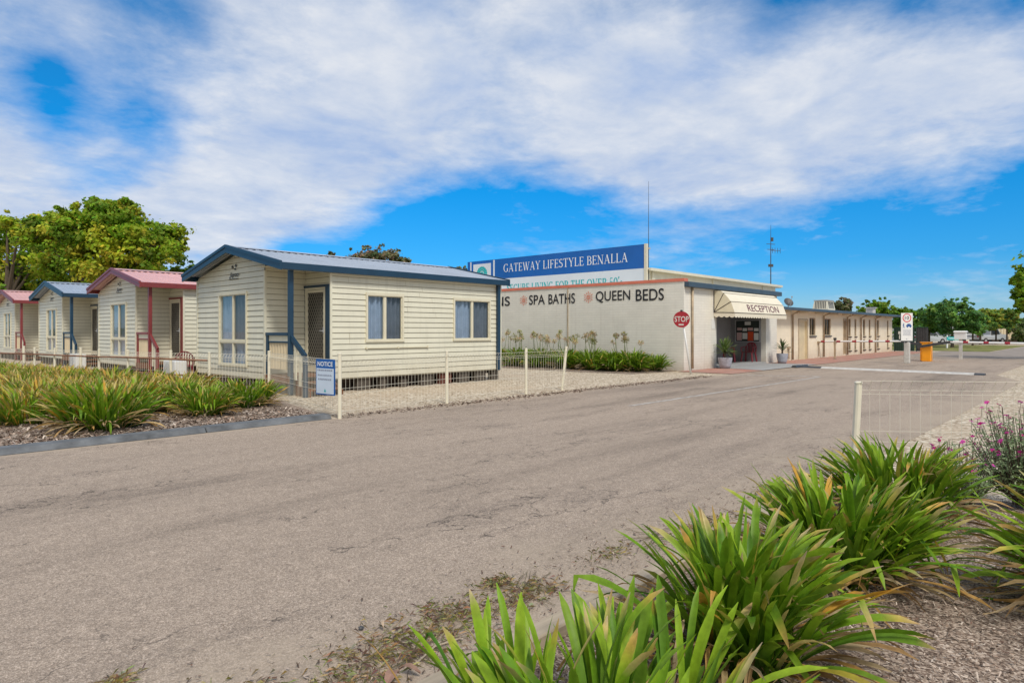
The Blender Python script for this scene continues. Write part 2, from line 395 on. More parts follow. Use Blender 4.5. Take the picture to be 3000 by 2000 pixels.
def road_mat():
    m, nt, out = new_mat('weathered_asphalt')
    w = worldpos(nt)
    sp = nt.nodes.new('ShaderNodeSeparateXYZ'); nt.links.new(w, sp.inputs[0])
    # aggregate at three sizes
    a1 = noise(nt, w, 150, 2, 0.8)
    a2 = noise(nt, w, 48, 4, 0.75)
    a3 = noise(nt, w, 9, 6, 0.65)
    base = ramp(nt, a1, [(0.25, (0.14, 0.11, 0.088)), (0.5, (0.352, 0.278, 0.212)), (0.75, (0.72, 0.59, 0.48))])
    base = mixc(nt, 1.0, base, ramp(nt, a2, [(0.25, 0.62), (0.75, 1.38)]), 'MULTIPLY')
    base = mixc(nt, 1.0, base, ramp(nt, a3, [(0.25, 0.84), (0.75, 1.14)]), 'MULTIPLY')
    # long wheel-path bands along the road
    lw = noise(nt, worldpos(nt, (0.10, 0.85, 1)), 1.0, 6, 0.62)
    base = mixc(nt, 1.0, base, ramp(nt, lw, [(0.3, 0.67), (0.46, 0.98), (0.72, 1.11)]), 'MULTIPLY')
    # dark worn patches with crazing
    pw = noise(nt, worldpos(nt, (0.45, 1.1, 1)), 0.8, 7, 0.7, 0.4)
    patch = ramp(nt, pw, [(0.54, 0.0), (0.64, 1.0)])
    rough_dark = math_(nt, 'MULTIPLY', patch, ramp(nt, noise(nt, w, 26, 4, 0.75), [(0.42, 0.0), (0.60, 0.62)]))
    base = mixc(nt, rough_dark, base, (0.115, 0.095, 0.08))
    vo = nt.nodes.new('ShaderNodeTexVoronoi'); vo.feature = 'DISTANCE_TO_EDGE'; vo.inputs['Scale'].default_value = 1.5
    vw = nt.nodes.new('ShaderNodeVectorMath'); vw.operation = 'ADD'
    nz = nt.nodes.new('ShaderNodeTexNoise'); nz.inputs['Scale'].default_value = 4.0; nz.inputs['Detail'].default_value = 6
    nt.links.new(w, nz.inputs['Vector'])
    sc = nt.nodes.new('ShaderNodeVectorMath'); sc.operation = 'SCALE'; sc.inputs['Scale'].default_value = 0.5
    nt.links.new(nz.outputs['Color'], sc.inputs[0])
    nt.links.new(worldpos(nt, (0.45, 1.0, 1.0)), vw.inputs[0]); nt.links.new(sc.outputs[0], vw.inputs[1])
    nt.links.new(vw.outputs[0], vo.inputs['Vector'])
    crack = ramp(nt, vo.outputs['Distance'], [(0.0, 1.0), (0.012, 0.0)])
    crack = math_(nt, 'MULTIPLY', crack, ramp(nt, pw, [(0.47, 0.0), (0.56, 0.9)]))
    base = mixc(nt, crack, base, (0.06, 0.05, 0.042))
    # fine crazing lines running mostly across the road
    vo2 = nt.nodes.new('ShaderNodeTexVoronoi'); vo2.feature = 'DISTANCE_TO_EDGE'; vo2.inputs['Scale'].default_value = 6
    nt.links.new(vw.outputs[0], vo2.inputs['Vector'])
    craz = math_(nt, 'MULTIPLY', ramp(nt, vo2.outputs['Distance'], [(0.0, 1.0), (0.03, 0.0)]), ramp(nt, lw, [(0.34, 0.55), (0.5, 0.0)]))
    base = mixc(nt, craz, base, (0.09, 0.075, 0.06))
    # sand washed over the right-hand edge and, thinly, the left gutter
    edge = noise(nt, w, 1.1, 7, 0.68)
    e = math_(nt, 'SUBTRACT', 3.1, sp.outputs[1])
    e = math_(nt, 'ADD', math_(nt, 'MULTIPLY', e, 0.8), math_(nt, 'MULTIPLY', math_(nt, 'SUBTRACT', edge, 0.5), 2.6))
    e = ramp(nt, e, [(0.0, 0.0), (0.9, 0.9)])
    e2 = math_(nt, 'SUBTRACT', sp.outputs[1], 9.42)
    e2 = math_(nt, 'ADD', math_(nt, 'MULTIPLY', e2, 5.0), math_(nt, 'MULTIPLY', math_(nt, 'SUBTRACT', edge, 0.5), 3.0))
    e2 = ramp(nt, e2, [(0.0, 0.0), (0.7, 0.75)])
    e = math_(nt, 'MAXIMUM', e, e2)
    n2 = noise(nt, w, 70, 3, 0.7); n3 = noise(nt, w, 12, 6, 0.7)
    sand = ramp(nt, n2, [(0.25, (0.30, 0.235, 0.175)), (0.75, (0.56, 0.46, 0.35))])
    sand = mixc(nt, ramp(nt, n3, [(0.62, 0.0), (0.76, 0.55)]), sand, (0.14, 0.105, 0.075))
    col = mixc(nt, e, base, sand)
    h = math_(nt, 'ADD', a1, a2)
    bsdf(nt, out, col, 0.92, 0, 0.2, h, 0.6, 0.006)
    return m
M['road'] = road_mat()

def mulch_mat():
    m, nt, out = new_mat('bark_mulch')
    w = worldpos(nt)
    vo = nt.nodes.new('ShaderNodeTexVoronoi'); vo.inputs['Scale'].default_value = 120
    nt.links.new(worldpos(nt, (1, 0.7, 1)), vo.inputs['Vector'])
    bw = nt.nodes.new('ShaderNodeSeparateColor'); nt.links.new(vo.outputs['Color'], bw.inputs[0])
    c = ramp(nt, bw.outputs[0], [(0.0, (0.08, 0.055, 0.042)), (0.4, (0.24, 0.18, 0.14)), (0.8, (0.42, 0.33, 0.26)), (1.0, (0.60, 0.50, 0.41))])
    n = noise(nt, w, 3, 5)
    c = mixc(nt, 1.0, c, ramp(nt, n, [(0.3, 0.7), (0.7, 1.2)]), 'MULTIPLY')
    bsdf(nt, out, c, 0.95, 0, 0.1, vo.outputs['Distance'], -0.7, 0.015)
    return m
M['mulch'] = mulch_mat()

def grass_mat():
    m, nt, out = new_mat('dry_lawn')
    w = worldpos(nt)
    n = noise(nt, w, 0.8, 6, 0.65); n2 = noise(nt, w, 25, 3)
    c = ramp(nt, n, [(0.35, (0.10, 0.13, 0.03)), (0.55, (0.24, 0.23, 0.08)), (0.7, (0.36, 0.29, 0.15))])
    c = mixc(nt, 1.0, c, ramp(nt, n2, [(0.3, 0.75), (0.7, 1.2)]), 'MULTIPLY')
    bsdf(nt, out, c, 0.95, 0, 0.1, n2, 0.5, 0.03)
    return m
M['grass'] = grass_mat()

# ------------------------------------------------------------------ camera, sun, sky
F_PX, CX, HOR, H_CAM = 1933.0, 1500.0, 970.0, 1.46
ANG = math.atan2(0.677, 0.736)
cam_d = bpy.data.cameras.new('camera'); cam = bpy.data.objects.new('camera', cam_d); COL.objects.link(cam)
cam.location = (0, 0, H_CAM)
cam.rotation_euler = (R(90), 0, ANG - R(90))
cam_d.sensor_width = 36; cam_d.lens = 36*F_PX/3000
cam_d.shift_y = -(1000-HOR)/3000
cam_d.clip_end = 3000; cam_d.clip_start = 0.05
scene.camera = cam

def ray(u):
    k = (u-CX)/F_PX
    ca, sa = math.cos(ANG), math.sin(ANG)
    return k, sa*k + ca, -ca*k + sa     # per unit depth: (k, s, t)
def at(u, v, D):
    k, s, t = ray(u)
    return Vector((s*D, t*D, H_CAM + (HOR-v)/F_PX*D))

SUN_AZ = Vector((-0.42, -0.91)).normalized(); SUN_EL = R(50)
sd = Vector((SUN_AZ.x*math.cos(SUN_EL), SUN_AZ.y*math.cos(SUN_EL), math.sin(SUN_EL)))
sun_d = bpy.data.lights.new('sun', 'SUN'); sun = bpy.data.objects.new('sun', sun_d); COL.objects.link(sun)
sun_d.energy = 2.6; sun_d.angle = R(12); sun_d.color = (1.0, 0.95, 0.88)
sun.rotation_euler = sd.to_track_quat('Z', 'Y').to_euler()
sun.location = (0, 0, 30)

def build_sky():
    w = bpy.data.worlds.new('World'); scene.world = w; w.use_nodes = True
    nt = w.node_tree; nt.nodes.clear()
    out = nt.nodes.new('ShaderNodeOutputWorld'); bg = nt.nodes.new('ShaderNodeBackground')
    bg.inputs['Strength'].default_value = 0.1
    nt.links.new(bg.outputs[0], out.inputs[0])
    sky = nt.nodes.new('ShaderNodeTexSky'); sky.sky_type = 'NISHITA'; sky.sun_disc = False
    sky.sun_elevation = SUN_EL; sky.sun_rotation = math.atan2(SUN_AZ.x, SUN_AZ.y)
    sky.air_density = 1.0; sky.dust_density = 0.3; sky.ozone_density = 2.5
    tc = nt.nodes.new('ShaderNodeTexCoord')
    sp = nt.nodes.new('ShaderNodeSeparateXYZ'); nt.links.new(tc.outputs['Generated'], sp.inputs[0])
    X, Y, Z = sp.outputs
    az = math_(nt, 'ARCTAN2', Y, X)          # compass bearing of the view ray (radians)
    el = math_(nt, 'ARCSINE', Z)             # its elevation
    # noise on a flat cloud deck
    zz = math_(nt, 'ADD', math_(nt, 'MAXIMUM', Z, 0.0), 0.16)
    cb = nt.nodes.new('ShaderNodeCombineXYZ')
    nt.links.new(math_(nt, 'DIVIDE', X, zz), cb.inputs[0]); nt.links.new(math_(nt, 'DIVIDE', Y, zz), cb.inputs[1])
    P = cb.outputs[0]
    n1 = noise(nt, P, 1.1, 9, 0.60, 0.35)
    n2 = noise(nt, P, 3.3, 8, 0.62, 0.2)
    n3 = noise(nt, P, 0.7, 5, 0.5)
    n5 = noise(nt, P, 1.9, 5, 0.55, 0.5)
    n4 = noise(nt, P, 7.5, 9, 0.66, 0.25)
    # large cloud bands: soft ellipses in bearing / elevation
    def ae(u, v):
        d = at(u, v, 1.0) - Vector((0, 0, H_CAM))
        return math.atan2(d.y, d.x), math.atan2(d.z, math.hypot(d.x, d.y))
    mask = None
    for (u0, v0, u1, v1, wd, wt) in CLOUDS:
        # capsule from (u0,v0) to (u1,v1), half-width wd (radians)
        a0, e0 = ae(u0, v0); a1, e1 = ae(u1, v1)
        dx, dy = a1-a0, e1-e0; L2 = dx*dx+dy*dy+1e-9
        px = math_(nt, 'SUBTRACT', az, a0); py = math_(nt, 'SUBTRACT', el, e0)
        t = math_(nt, 'DIVIDE', math_(nt, 'ADD', math_(nt, 'MULTIPLY', px, dx), math_(nt, 'MULTIPLY', py, dy)), L2, clamp=True)
        qx = math_(nt, 'SUBTRACT', px, math_(nt, 'MULTIPLY', t, dx)); qy = math_(nt, 'SUBTRACT', py, math_(nt, 'MULTIPLY', t, dy))
        d2 = math_(nt, 'ADD', math_(nt, 'MULTIPLY', qx, qx), math_(nt, 'MULTIPLY', qy, qy))
        g = math_(nt, 'POWER', 2.718, math_(nt, 'MULTIPLY', d2, -1.0/(wd*wd)))
        g = math_(nt, 'MULTIPLY', g, wt)
        mask = g if mask is None else math_(nt, 'ADD', mask, g)
    # behind and overhead the deck is mostly cloud, so that the light stays soft
    up = ramp(nt, el, [(0.62, 0.0), (0.85, 0.9)])
    mask = math_(nt, 'ADD', mask, up)
    # hazy cloud added out of view behind the camera, neutralising ambient light and reflections
    back = math_(nt, 'ADD', math_(nt, 'MULTIPLY', X, -0.736), math_(nt, 'MULTIPLY', Y, -0.677))
    back = ramp(nt, back, [(0.0, 0.0), (0.35, 0.9)])
    mask = math_(nt, 'ADD', mask, back)
    white_back = back
    dens = math_(nt, 'ADD', mask, math_(nt, 'MULTIPLY', math_(nt, 'SUBTRACT', n1, 0.5), 1.45))
    dens = math_(nt, 'ADD', dens, math_(nt, 'MULTIPLY', math_(nt, 'SUBTRACT', n2, 0.5), 0.95))
    dens = math_(nt, 'ADD', dens, math_(nt, 'MULTIPLY', math_(nt, 'SUBTRACT', n4, 0.5), 0.42))
    cov = ramp(nt, dens, [(0.0, 0.0), (0.30, 0.30), (0.70, 0.74), (1.25, 0.95)])
    # blue: Nishita, deepened
    el01 = math_(nt, 'MULTIPLY', el, 1.0)
    tint = ramp(nt, el01, [(0.0, (0.62, 0.86, 1.25)), (0.10, (0.14, 0.74, 1.30)), (0.22, (0.03, 0.84, 1.42)), (0.5, (0.14, 0.98, 1.42))])
    blue = mixc(nt, 1.0, sky.outputs[0], tint, 'MULTIPLY')
    shade = math_(nt, 'ADD', math_(nt, 'ADD', math_(nt, 'MULTIPLY', n2, 0.42), math_(nt, 'MULTIPLY', n5, 0.5)), math_(nt, 'MULTIPLY', n4, 0.14))
    white = ramp(nt, shade, [(0.40, (4.2, 5.4, 7.8)), (0.53, (6.1, 6.8, 8.1)), (0.66, (8.2, 8.4, 8.8))])
    white = mixc(nt, white_back, white, (8.6, 8.1, 7.4))
    col = mixc(nt, cov, blue, white)
    nt.links.new(col, bg.inputs[0])
# capsules (photo pixel ends used once, to find bearings and elevations), half-width in radians, weight
CLOUDS = [
    (-200, 600, 950, 560, 0.085, 0.62), (-200, 690, 680, 680, 0.05, 0.5), (350, 400, 1150, 330, 0.13, 0.62), (1000, 230, 2300, 260, 0.13, 0.52),
    (1900, 440, 2900, 320, 0.10, 0.78), (-200, 90, 200, 120, 0.07, 0.5), (0, 420, 200, 380, 0.06, 0.5),
    (900, -100, 1900, 60, 0.13, 0.6), (2500, 180, 3200, 80, 0.09, 0.55), (1700, 400, 2300, 520, 0.06, 0.35),
    (200, 270, 440, 370, 0.045, -0.72), (170, 420, 300, 530, 0.045, -0.72), (20, 250, 130, 230, 0.03, -0.3), (250, 40, 700, 10, 0.05, 0.22), (850, 770, 1300, 700, 0.04, -0.5), (2300, 10, 3000, 10, 0.05, -0.45), (330, 60, 560, 50, 0.035, -0.3),
    (1150, 640, 1800, 560, 0.05, -0.35), (2300, 660, 3100, 560, 0.06, -0.4),
]
build_sky()
scene.view_settings.view_transform = 'Standard'
scene.view_settings.look = 'None'
scene.view_settings.exposure = 0
scene.render.engine = 'CYCLES'
scene.cycles.max_bounces = 6; scene.cycles.diffuse_bounces = 3; scene.cycles.transparent_max_bounces = 12

# ------------------------------------------------------------------ ground
def sheet(name, pts, z, mat, kind='structure'):
    mb = MB(); mb.face([(x, y, z) for x, y in pts])
    o = mb.build(name, mat); tag(o, kind=kind); return o

sheet('ground', [(-700,-700),(900,-700),(900,900),(-700,900)], 0.0, M['gravel'])
rnd = random.Random(3)
def ragged(x0, x1, y, step, amp):
    n = max(2, int((x1-x0)/step))
    return [(x0+(x1-x0)*i/n, y + (rnd.uniform(-amp, amp) if 0 < i < n else 0)) for i in range(n+1)]
left_edge = [(-60, 9.62), (6.2, 9.62)] + ragged(6.4, 20.6, 9.78, 0.22, 0.09)[0:] + [(21.4, 9.62), (44, 9.62)]
right_edge = [(44, 3.0), (27, 3.0), (24, 2.05), (-60, 2.05)]
mb = MB()
xs = sorted(set([p[0] for p in left_edge] + [p[0] for p in right_edge]))
def yat(poly, x):
    q = sorted(poly)
    for a, b in zip(q, q[1:]):
        if a[0] <= x <= b[0]: return a[1] + (b[1]-a[1])*((x-a[0])/(b[0]-a[0]) if b[0] > a[0] else 0)
    return q[-1][1]
for a, b in zip(xs, xs[1:]):
    mb.face([(a, yat(right_edge, a), .004), (b, yat(right_edge, b), .004), (b, yat(left_edge, b), .004), (a, yat(left_edge, a), .004)])
tag(mb.build('road', M['road']), kind='structure')
M['far_road'] = pmat('pale_far_asphalt', (0.30, 0.255, 0.215), 0.18, 1.2, 0.9, 0.15, bscale=60)
sheet('road_beyond', [(44.003, -60), (100, -60), (100, 6.6), (57, 6.6), (57, 9.5), (44.003, 9.5)], .004, M['far_road'])
sheet('lawn', [(57.2, 6.75), (84, 6.75), (84, 30), (57.2, 30)], .012, M['grass'])
sheet('footpath', [(21.5, 9.64), (54, 9.64), (54, 12.0), (31.2, 12.0), (31.2, 11.68), (21.5, 11.68)], .016, M['paver'])
sheet('entrance_ramp', [(24.2, 9.66), (30.2, 9.66), (29.5, 11.66), (24.7, 11.66)], .022, M['concrete'])
# kerb in front of the left-hand bed: 2.4 m lengths with open joints
mb = MB()
x = -20.0
while x < 6.0:
    x1 = min(x+2.4, 6.05)
    mb.hexa([(x+.012,9.62,0),(x1,9.62,0),(x1,9.88,0),(x+.012,9.88,0),(x+.012,9.68,.075),(x1,9.68,.075),(x1,9.88,.085),(x+.012,9.88,.085)])
    x = x1
tag(mb.build('kerb', M['kerb'], bevel=.012), kind='structure')
FENCE = [(6.15,9.56),(7.19,14.0),(6.13,16.8),(5.27,20.8),(4.6,23.9),(3.7,28.0)]
bedL = [(-30,9.88),(6.1,9.88),(6.35,10.9),(6.9,13.2),(6.35,15.3)] + [(a-.1, b) for a, b in FENCE[2:]] + [(-30, 40)]
sheet('garden_bed', bedL, .03, M['mulch'])
bedR = [(-6,-8),(6.8,-8),(6.95,-1.5),(6.9,.5),(6.85,1.92),(-6,1.92)]
sheet('garden_bed.001', bedR, .03, M['mulch'])
sheet('garden_bed.002', [(19.3,12.2),(21.98,11.9),(21.98,27),(19.6,27),(19.2,20),(19.0,14.5)], .012, M['mulch'])

# timber edging of the right-hand bed
for i, (a, b) in enumerate([(-2.6, 0.35), (0.36, 3.2), (3.21, 6.1)]):
    mb = MB(); mb.box(a, b, 1.92, 2.035, 0.0, .085)
    o = mb.build('timber_edging', M['timber'], origin=(a, 1.97, 0), bevel=.008)
    tag(o, ['sun bleached timber sleeper edging the front bed, nearest length at the bottom of the photo', 'sun bleached timber sleeper edging the front bed between the two nearest leafy clumps', 'sun bleached timber sleeper edging the front bed, far length behind the leafy clumps'][i], 'garden edging', 'timber lengths edging the front bed')

# road markings
M['paint_worn'] = None
def worn_paint():
    m, nt, out = new_mat('worn_road_paint')
    w = worldpos(nt)
    n = noise(nt, w, 7, 6, 0.75)
    col = mixc(nt, ramp(nt, n, [(0.42, 0.0), (0.6, 1.0)]), (0.30, 0.255, 0.215), (0.56, 0.53, 0.49))
    bsdf(nt, out, col, 0.9, 0, 0.1)
    return m
M['paint_worn'] = worn_paint()
sheet('road_marking', [(11.0,6.95),(22.1,6.95),(22.1,7.07),(11.0,7.07)], .008, M['paint_worn'])
sheet('road_marking.001', [(20.95,7.0),(22.25,7.0),(22.05,9.3),(20.95,9.3)][:0] or [(21.0,9.4),(22.2,7.08),(22.4,7.08),(21.2,9.4)], .008, M['paint_worn'])

# ------------------------------------------------------------------ lettering
def text_polys(s, shear=0.0, bold=0.0, spacing=1.0):
    cu = bpy.data.curves.new('tmp', 'FONT'); cu.body = s; cu.size = 1.0; cu.shear = shear; cu.offset = bold
    cu.space_character = spacing; cu.resolution_u = 4; cu.fill_mode = 'FRONT'
    ob = bpy.data.objects.new('tmp', cu); COL.objects.link(ob)
    dg = bpy.context.evaluated_depsgraph_get(); dg.update()
    me = bpy.data.meshes.new_from_object(ob.evaluated_get(dg))
    vs = [(v.co.x, v.co.y) for v in me.vertices]; fs = [list(p.vertices) for p in me.polygons]
    bpy.data.objects.remove(ob); bpy.data.curves.remove(cu); bpy.data.meshes.remove(me)
    return vs, fs

def fit(vs, x0, x1, z0, z1):
    ax = min(v[0] for v in vs); bx = max(v[0] for v in vs); ay = min(v[1] for v in vs); by = max(v[1] for v in vs)
    return [(x0+(v[0]-ax)/(bx-ax)*(x1-x0), z0+(v[1]-ay)/(by-ay)*(z1-z0)) for v in vs]

def put_text(mb, F, s, x0, x1, z0, z1, d, mi=0, **kw):
    vs, fs = text_polys(s, **kw)
    vs = fit(vs, x0, x1, z0, z1)
    base = len(mb.v)
    for x, z in vs: mb.vert(F.P(x, z, d))
    for f in fs:
        mb.f.append([base+i for i in f]); mb.m.append(mi)

# roman capitals drawn as thick and thin strokes with serifs
TK, TN = .115, .042
def _arc(cx, cy, rx, ry, a0, a1, n=16):
    pts = []; ws = []
    for i in range(n+1):
        a = R(a0 + (a1-a0)*i/n)
        pts.append((cx+rx*math.cos(a), cy+ry*math.sin(a))); ws.append(TN + (TK-TN)*abs(math.cos(a)))
    return pts, ws
def _ln(x0, y0, x1, y1, w): return [(x0,y0),(x1,y1)], [w, w]
def _sf(x, y, w=.24): return [(x-w/2, .022 if y == 0 else .978),(x+w/2, .022 if y == 0 else .978)], [.045,.045]
ROMAN = {
 'I': (.30, [_ln(.15,0,.15,1,TK), _sf(.15,0), _sf(.15,1)]),
 'L': (.60, [_ln(.15,0,.15,1,TK), _sf(.15,1), _ln(.03,.025,.56,.025,.05), _ln(.545,0,.575,.22,.05)]),
 'E': (.62, [_ln(.15,0,.15,1,TK), _ln(.03,.025,.57,.025,.05), _ln(.03,.975,.55,.975,.05), _ln(.15,.52,.44,.52,.05), _ln(.555,0,.585,.2,.05), _ln(.53,.82,.545,1,.05), _ln(.44,.42,.44,.62,.045)]),
 'F': (.58, [_ln(.15,0,.15,1,TK), _sf(.15,0), _ln(.03,.975,.54,.975,.05), _ln(.15,.52,.43,.52,.05), _ln(.52,.82,.535,1,.05), _ln(.43,.42,.43,.62,.045)]),
 'T': (.68, [_ln(.34,0,.34,1,TK), _sf(.34,0,.28), _ln(.03,.975,.65,.975,.05), _ln(.04,.8,.055,1,.05), _ln(.625,1,.64,.8,.05)]),
 'A': (.78, [_ln(.10,0,.39,1,TN), _ln(.66,0,.38,1,TK), _ln(.2,.34,.57,.34,.05), _sf(.10,0), _sf(.66,0)]),
 'V': (.76, [_ln(.39,0,.66,1,TN), _ln(.38,0,.11,1,TK), _sf(.11,1), _sf(.66,1)]),
 'W': (1.06, [_ln(.33,0,.11,1,TK), _ln(.33,0,.56,1,TN), _ln(.74,0,.52,1,TK), _ln(.74,0,.97,1,TN), _sf(.11,1), _sf(.53,1), _sf(.96,1)]),
 'Y': (.74, [_ln(.37,0,.37,.46,TK), _ln(.37,.44,.10,1,TK), _ln(.37,.44,.64,1,TN), _sf(.10,1), _sf(.64,1), _sf(.37,0)]),
 'B': (.64, [_ln(.15,0,.15,1,TK), _ln(.03,.025,.34,.025,.05), _ln(.03,.975,.32,.975,.05), _ln(.15,.53,.34,.53,.05), _arc(.32,.755,.21,.22,90,-90), _arc(.33,.275,.25,.255,90,-90)]),
 'R': (.70, [_ln(.15,0,.15,1,TK), _sf(.15,0), _ln(.03,.975,.32,.975,.05), _ln(.15,.5,.34,.5,.05), _arc(.32,.74,.23,.24,90,-90), _ln(.32,.5,.64,0,TK), _sf(.66,0,.14)]),
 'N': (.80, [_ln(.13,0,.13,1,TN), _ln(.12,1,.66,0,TK), _ln(.67,0,.67,1,TN), _sf(.13,0), _sf(.67,1), _sf(.08,1,.16)]),
 'H': (.80, [_ln(.15,0,.15,1,TK), _ln(.65,0,.65,1,TK), _ln(.15,.52,.65,.52,.05), _sf(.15,0), _sf(.15,1), _sf(.65,0), _sf(.65,1)]),
 'U': (.76, [_ln(.15,.3,.15,1,TK), _ln(.63,.3,.63,1,TN), _arc(.39,.3,.24,.28,180,360), _sf(.15,1), _sf(.63,1,.2)]),
 'O': (.84, [_arc(.42,.5,.34,.48,0,360,28)]),
 'C': (.74, [_arc(.42,.5,.34,.48,45,315,24), _ln(.66,.78,.66,1,.05), _ln(.66,0,.66,.22,.05)]),
 'G': (.80, [_arc(.42,.5,.34,.48,45,318,24), _ln(.66,.78,.66,1,.05), _ln(.66,.08,.66,.44,TK), _sf(.66,.44,.01), ([(.54,.43),(.78,.43)],[.045,.045])]),
 'S': (.54, [_arc(.27,.745,.18,.22,40,250,14), _arc(.27,.275,.2,.25,-140,80,14), _ln(.44,.8,.44,1,.045), _ln(.07,0,.07,.22,.045), ([(.2,.555),(.33,.5)],[TK,TK])]),
 '5': (.56, [_ln(.14,.975,.48,.975,.07), _ln(.14,.98,.11,.52,TN), _arc(.24,.31,.24,.28,120,-130,16)]),
 '0': (.62, [_arc(.31,.5,.23,.48,0,360,28)]),
 "'": (.20, [_ln(.07,.85,.13,1.12,.09)]),
 's': (.40, [([(.32,.52),(.2,.58),(.1,.5),(.18,.36),(.3,.28),(.3,.12),(.18,.03),(.06,.1)], [.05,.06,.07,.09,.09,.07,.06,.05])]),
}
def roman(mb, F, s, x0, x1, z0, z1, d, gap=.07, space=.34, mi=0, fat=1.0):
    w = sum((space if ch == ' ' else ROMAN[ch][0]+gap) for ch in s)
    sx = (x1-x0)/w; sz = z1-z0; x = 0
    k = 0
    for ch in s:
        if ch == ' ': x += space; continue
        for pts, ws in ROMAN[ch][1]:
            k += 1
            L = []; Rr = []
            for i, (px, py) in enumerate(pts):
                a = pts[max(0, i-1)]; b = pts[min(len(pts)-1, i+1)]
                dx, dy = b[0]-a[0], b[1]-a[1]; l = math.hypot(dx, dy) or 1
                nx, ny = -dy/l*ws[i]*fat/2, dx/l*ws[i]*fat/2
                L.append((px+nx, py+ny)); Rr.append((px-nx, py-ny))
            for i in range(len(pts)-1):
                q = [L[i], L[i+1], Rr[i+1], Rr[i]]
                mb.face([F.P(x0+(x+p[0])*sx, z0+p[1]*sz, d + .0004*(k % 7)) for p in q], mi)
        x += ROMAN[ch][0]+gap

# ------------------------------------------------------------------ cabins
BH = 0.135
def siding(mb, F, x0, x1, z0, z1, openings=(), top=None, t=0.020, mi=0):
    """lapped boards as real geometry; top(x0,x1,z)->(xa,xb) narrows the boards under a gable"""
    z = z0
    while z < z1 - 1e-4:
        zb = min(z+BH, z1)
        cuts = {z, zb} | ({z+.012} if zb-z > .02 else set())
        for (ox0, ox1, oz0, oz1) in openings:
            for c in (oz0, oz1):
                if z < c < zb: cuts.add(c)
        cuts = sorted(cuts)
        for a, b in zip(cuts, cuts[1:]):
            spans = [(x0, x1)]
            for (ox0, ox1, oz0, oz1) in openings:
                if a >= oz0-1e-6 and b <= oz1+1e-6:
                    ns = []
                    for (p, q) in spans:
                        if ox0 > p: ns.append((p, min(q, ox0)))
                        if ox1 < q: ns.append((max(p, ox1), q))
                    spans = [s for s in ns if s[1]-s[0] > 1e-4]
            da = t*(1-(a-z)/BH)+.002; db = t*(1-(b-z)/BH)+.002
            for (p, q) in spans:
                if top:
                    pa, qa = top(a); pb, qb = top(b)
                    pa, qa, pb, qb = max(p,pa), min(q,qa), max(p,pb), min(q,qb)
                    if qa-pa < .01: continue
                    if qb-pb < .01: pb = qb = (pb+qb)/2
                else: pa = pb = p; qa = qb = q
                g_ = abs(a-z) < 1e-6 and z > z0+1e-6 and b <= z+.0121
                if g_:       # open groove under each board, its shade put into the face colour
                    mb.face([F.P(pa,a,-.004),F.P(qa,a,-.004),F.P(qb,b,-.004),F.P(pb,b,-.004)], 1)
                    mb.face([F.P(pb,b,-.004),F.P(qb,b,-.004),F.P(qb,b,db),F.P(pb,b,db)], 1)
                else:
                    mb.face([F.P(pa,a,da),F.P(qa,a,da),F.P(qb,b,db),F.P(pb,b,db)], mi)
        z = zb

def curtain(F, x0, x1, z0, z1, d, parent, seed=0, gap=0.0, mat=None, origin=None):
    mb = MB(); n = 90; r = random.Random(seed); ph = r.uniform(0, 6)
    prev = None
    for i in range(n+1):
        f = i/n
        x = x0+(x1-x0)*f
        dd = d + .04*math.sin(f*50+ph+1.3*math.sin(f*9+ph)) + .015*math.sin(f*17+ph*2)
        cur = (F.P(x, z0, dd), F.P(x, z1, dd))
        if prev: mb.face([prev[0], cur[0], cur[1], prev[1]])
        prev = cur
    return mb.build('curtain', mat or M['curtain'], parent, smooth=True, origin=origin)

